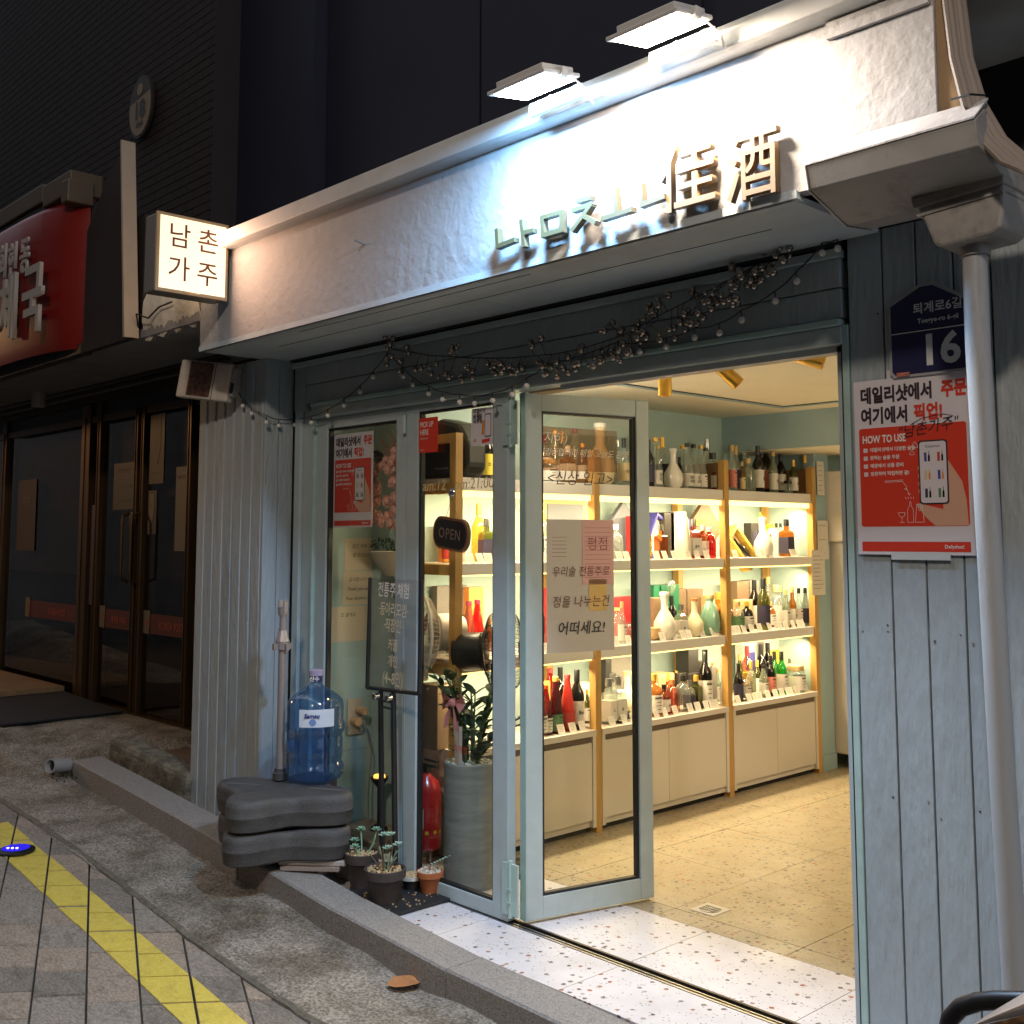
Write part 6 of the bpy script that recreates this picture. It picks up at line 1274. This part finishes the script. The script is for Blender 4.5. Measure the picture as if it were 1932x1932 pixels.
MB().tube(w2+[wire[-1],at(1590,437,'y',-.07)],.0024,6).obj('wire',black,gl)
# berry garland
ga=thing('berry_garland','dark twig garland with smoky glass beads hung under the fascia','garland',(0,0,0))
gp=[((1000+z/2.415)*.6457,(900+y/2.415)*.6457) for z,y in ((340,220),(350,290),(480,310),(620,335),(760,342),(900,352),(1060,354),(1200,352),(1320,340),(1500,325),(1700,285),(1900,220))]+[((1700+z/2.415)*.6457,(600+y/2.415)*.6457) for z,y in ((330,900),(450,830),(560,770),(740,680),(900,600),(1050,520),(1180,450),(1330,360),(1500,240))]
gp3=[at(u,v,'y',-.09) for u,v in gp]; tw=mat('dark_twig',(.035,.025,.02),.8); MB().tube(gp3,.0028,6,r2=.002).obj('main_twig',tw,ga)
bead=MB().ball((0,0,0),.0135,8).mesh('bead',mat('smoky_bead',(.34,.29,.26),.12,.85),True); bead2=MB().ball((0,0,0),.009,7).mesh('bead',mat('smoky_bead',(0,0,0)),True)
mb=MB(); tot=0
def along(f_):
    f_*=len(gp3)-1; j=min(len(gp3)-2,int(f_)); return gp3[j].lerp(gp3[j+1],f_-j)
for i in range(76):
    f_=((i+R.random()*.8)/76)**.82; q=along(f_); up=R.random()<.22; l=R.uniform(.03,.085); e=q+Vector((R.uniform(-.04,.015),R.uniform(-.03,.02),l*(.7 if up else -1))); m_=q.lerp(e,.5)+Vector((R.uniform(-.012,.012),0,0)); mb.tube([q,m_,e],.0016,4)
    for k in range(R.choice((2,3,3,4))):
        h=e+Vector((R.uniform(-.032,.032),R.uniform(-.02,.02),R.uniform(-.03,.018))); mb.tube([m_ if k%2 else e,(e+h)/2+Vector((.004,0,.004)),h],.0011,4)
        if k<3 and tot<210: link('bead',bead if R.random()<.75 else bead2,ga,loc=h); tot+=1
        else: mb.ball(h,.0035,3)
stuff(mb.obj('side_twigs',tw,ga))
# ------------------------------------------------------------------ scooter corner, lower right
t=thing('scooter','corner of a parked scooter with beige shell over a black tube frame','scooter',(2.52,-1.15,.30)); 
P=lambda u,v,y=-1.15: at(u,v,'y',y)-Vector((2.52,-1.15,.30))
MB().tube([P(1784,1990),P(1786,1950),P(1792,1922),P(1812,1901),P(1845,1890),P(1880,1887),P(1930,1888),P(1990,1892)],.0155,12).obj('tube_frame',blackm,t,True)
vs=[];fs=[];n=14;m=8
for j in range(m+1):
    for i in range(n+1):
        f_=i/n; g_=j/m; u=1838+f_*190; top=1932-72*math.sin(min(1,f_*1.15)*pi/2)-(0 if f_<.4 else (f_-.4)*40); bot=1936-f_*42; v=top+(bot-top)*g_
        vs.append(tuple(P(u,v,-1.28-.10*math.sin(pi*g_*.9))))
for j in range(m):
    for i in range(n): a=j*(n+1)+i; fs.append((a,a+1,a+n+2,a+n+1))
MB().add(vs,fs).obj('beige_shell',mat('beige_shell',(.50,.40,.34),.35,var=.05,vscale=6,coat=.3),t,True)
MB().add([P(1845,1936,-1.22),P(2040,1890,-1.22),P(2040,1990,-1.22),P(1845,1990,-1.22)],[(0,1,2,3)]).obj('brown_underside',mat('brown_mottled',(.10,.05,.02),.6,col2=(.30,.20,.10),vscale=30),t)
MB().box(-.18,.25,-.2,.1,-.4,-.12).obj('lower_body',mat('scooter_dark_body',(.03,.03,.03),.4),t,bevel=.04)
# opposite side of the lane: a dark wall so that panes have something to reflect
o=box('opposite_building',mat('opposite_plaster',(.10,.08,.065),.8,var=.2,vscale=3),-90,22,-9.6,-9,-1.5,22); tag(o,'dark plaster building across the lane behind the photographer','building')
# ------------------------------------------------------------------ check labels
seen={}
for o in COL.objects:
    l=o.get('label')
    if l:
        n=len(l.split())
        if n<4 or n>16: print('LABELLEN',n,l)
        if l in seen: print('SAME',l)
        seen[l]=1
print('objects',len(COL.objects),'bottles',NBOT)
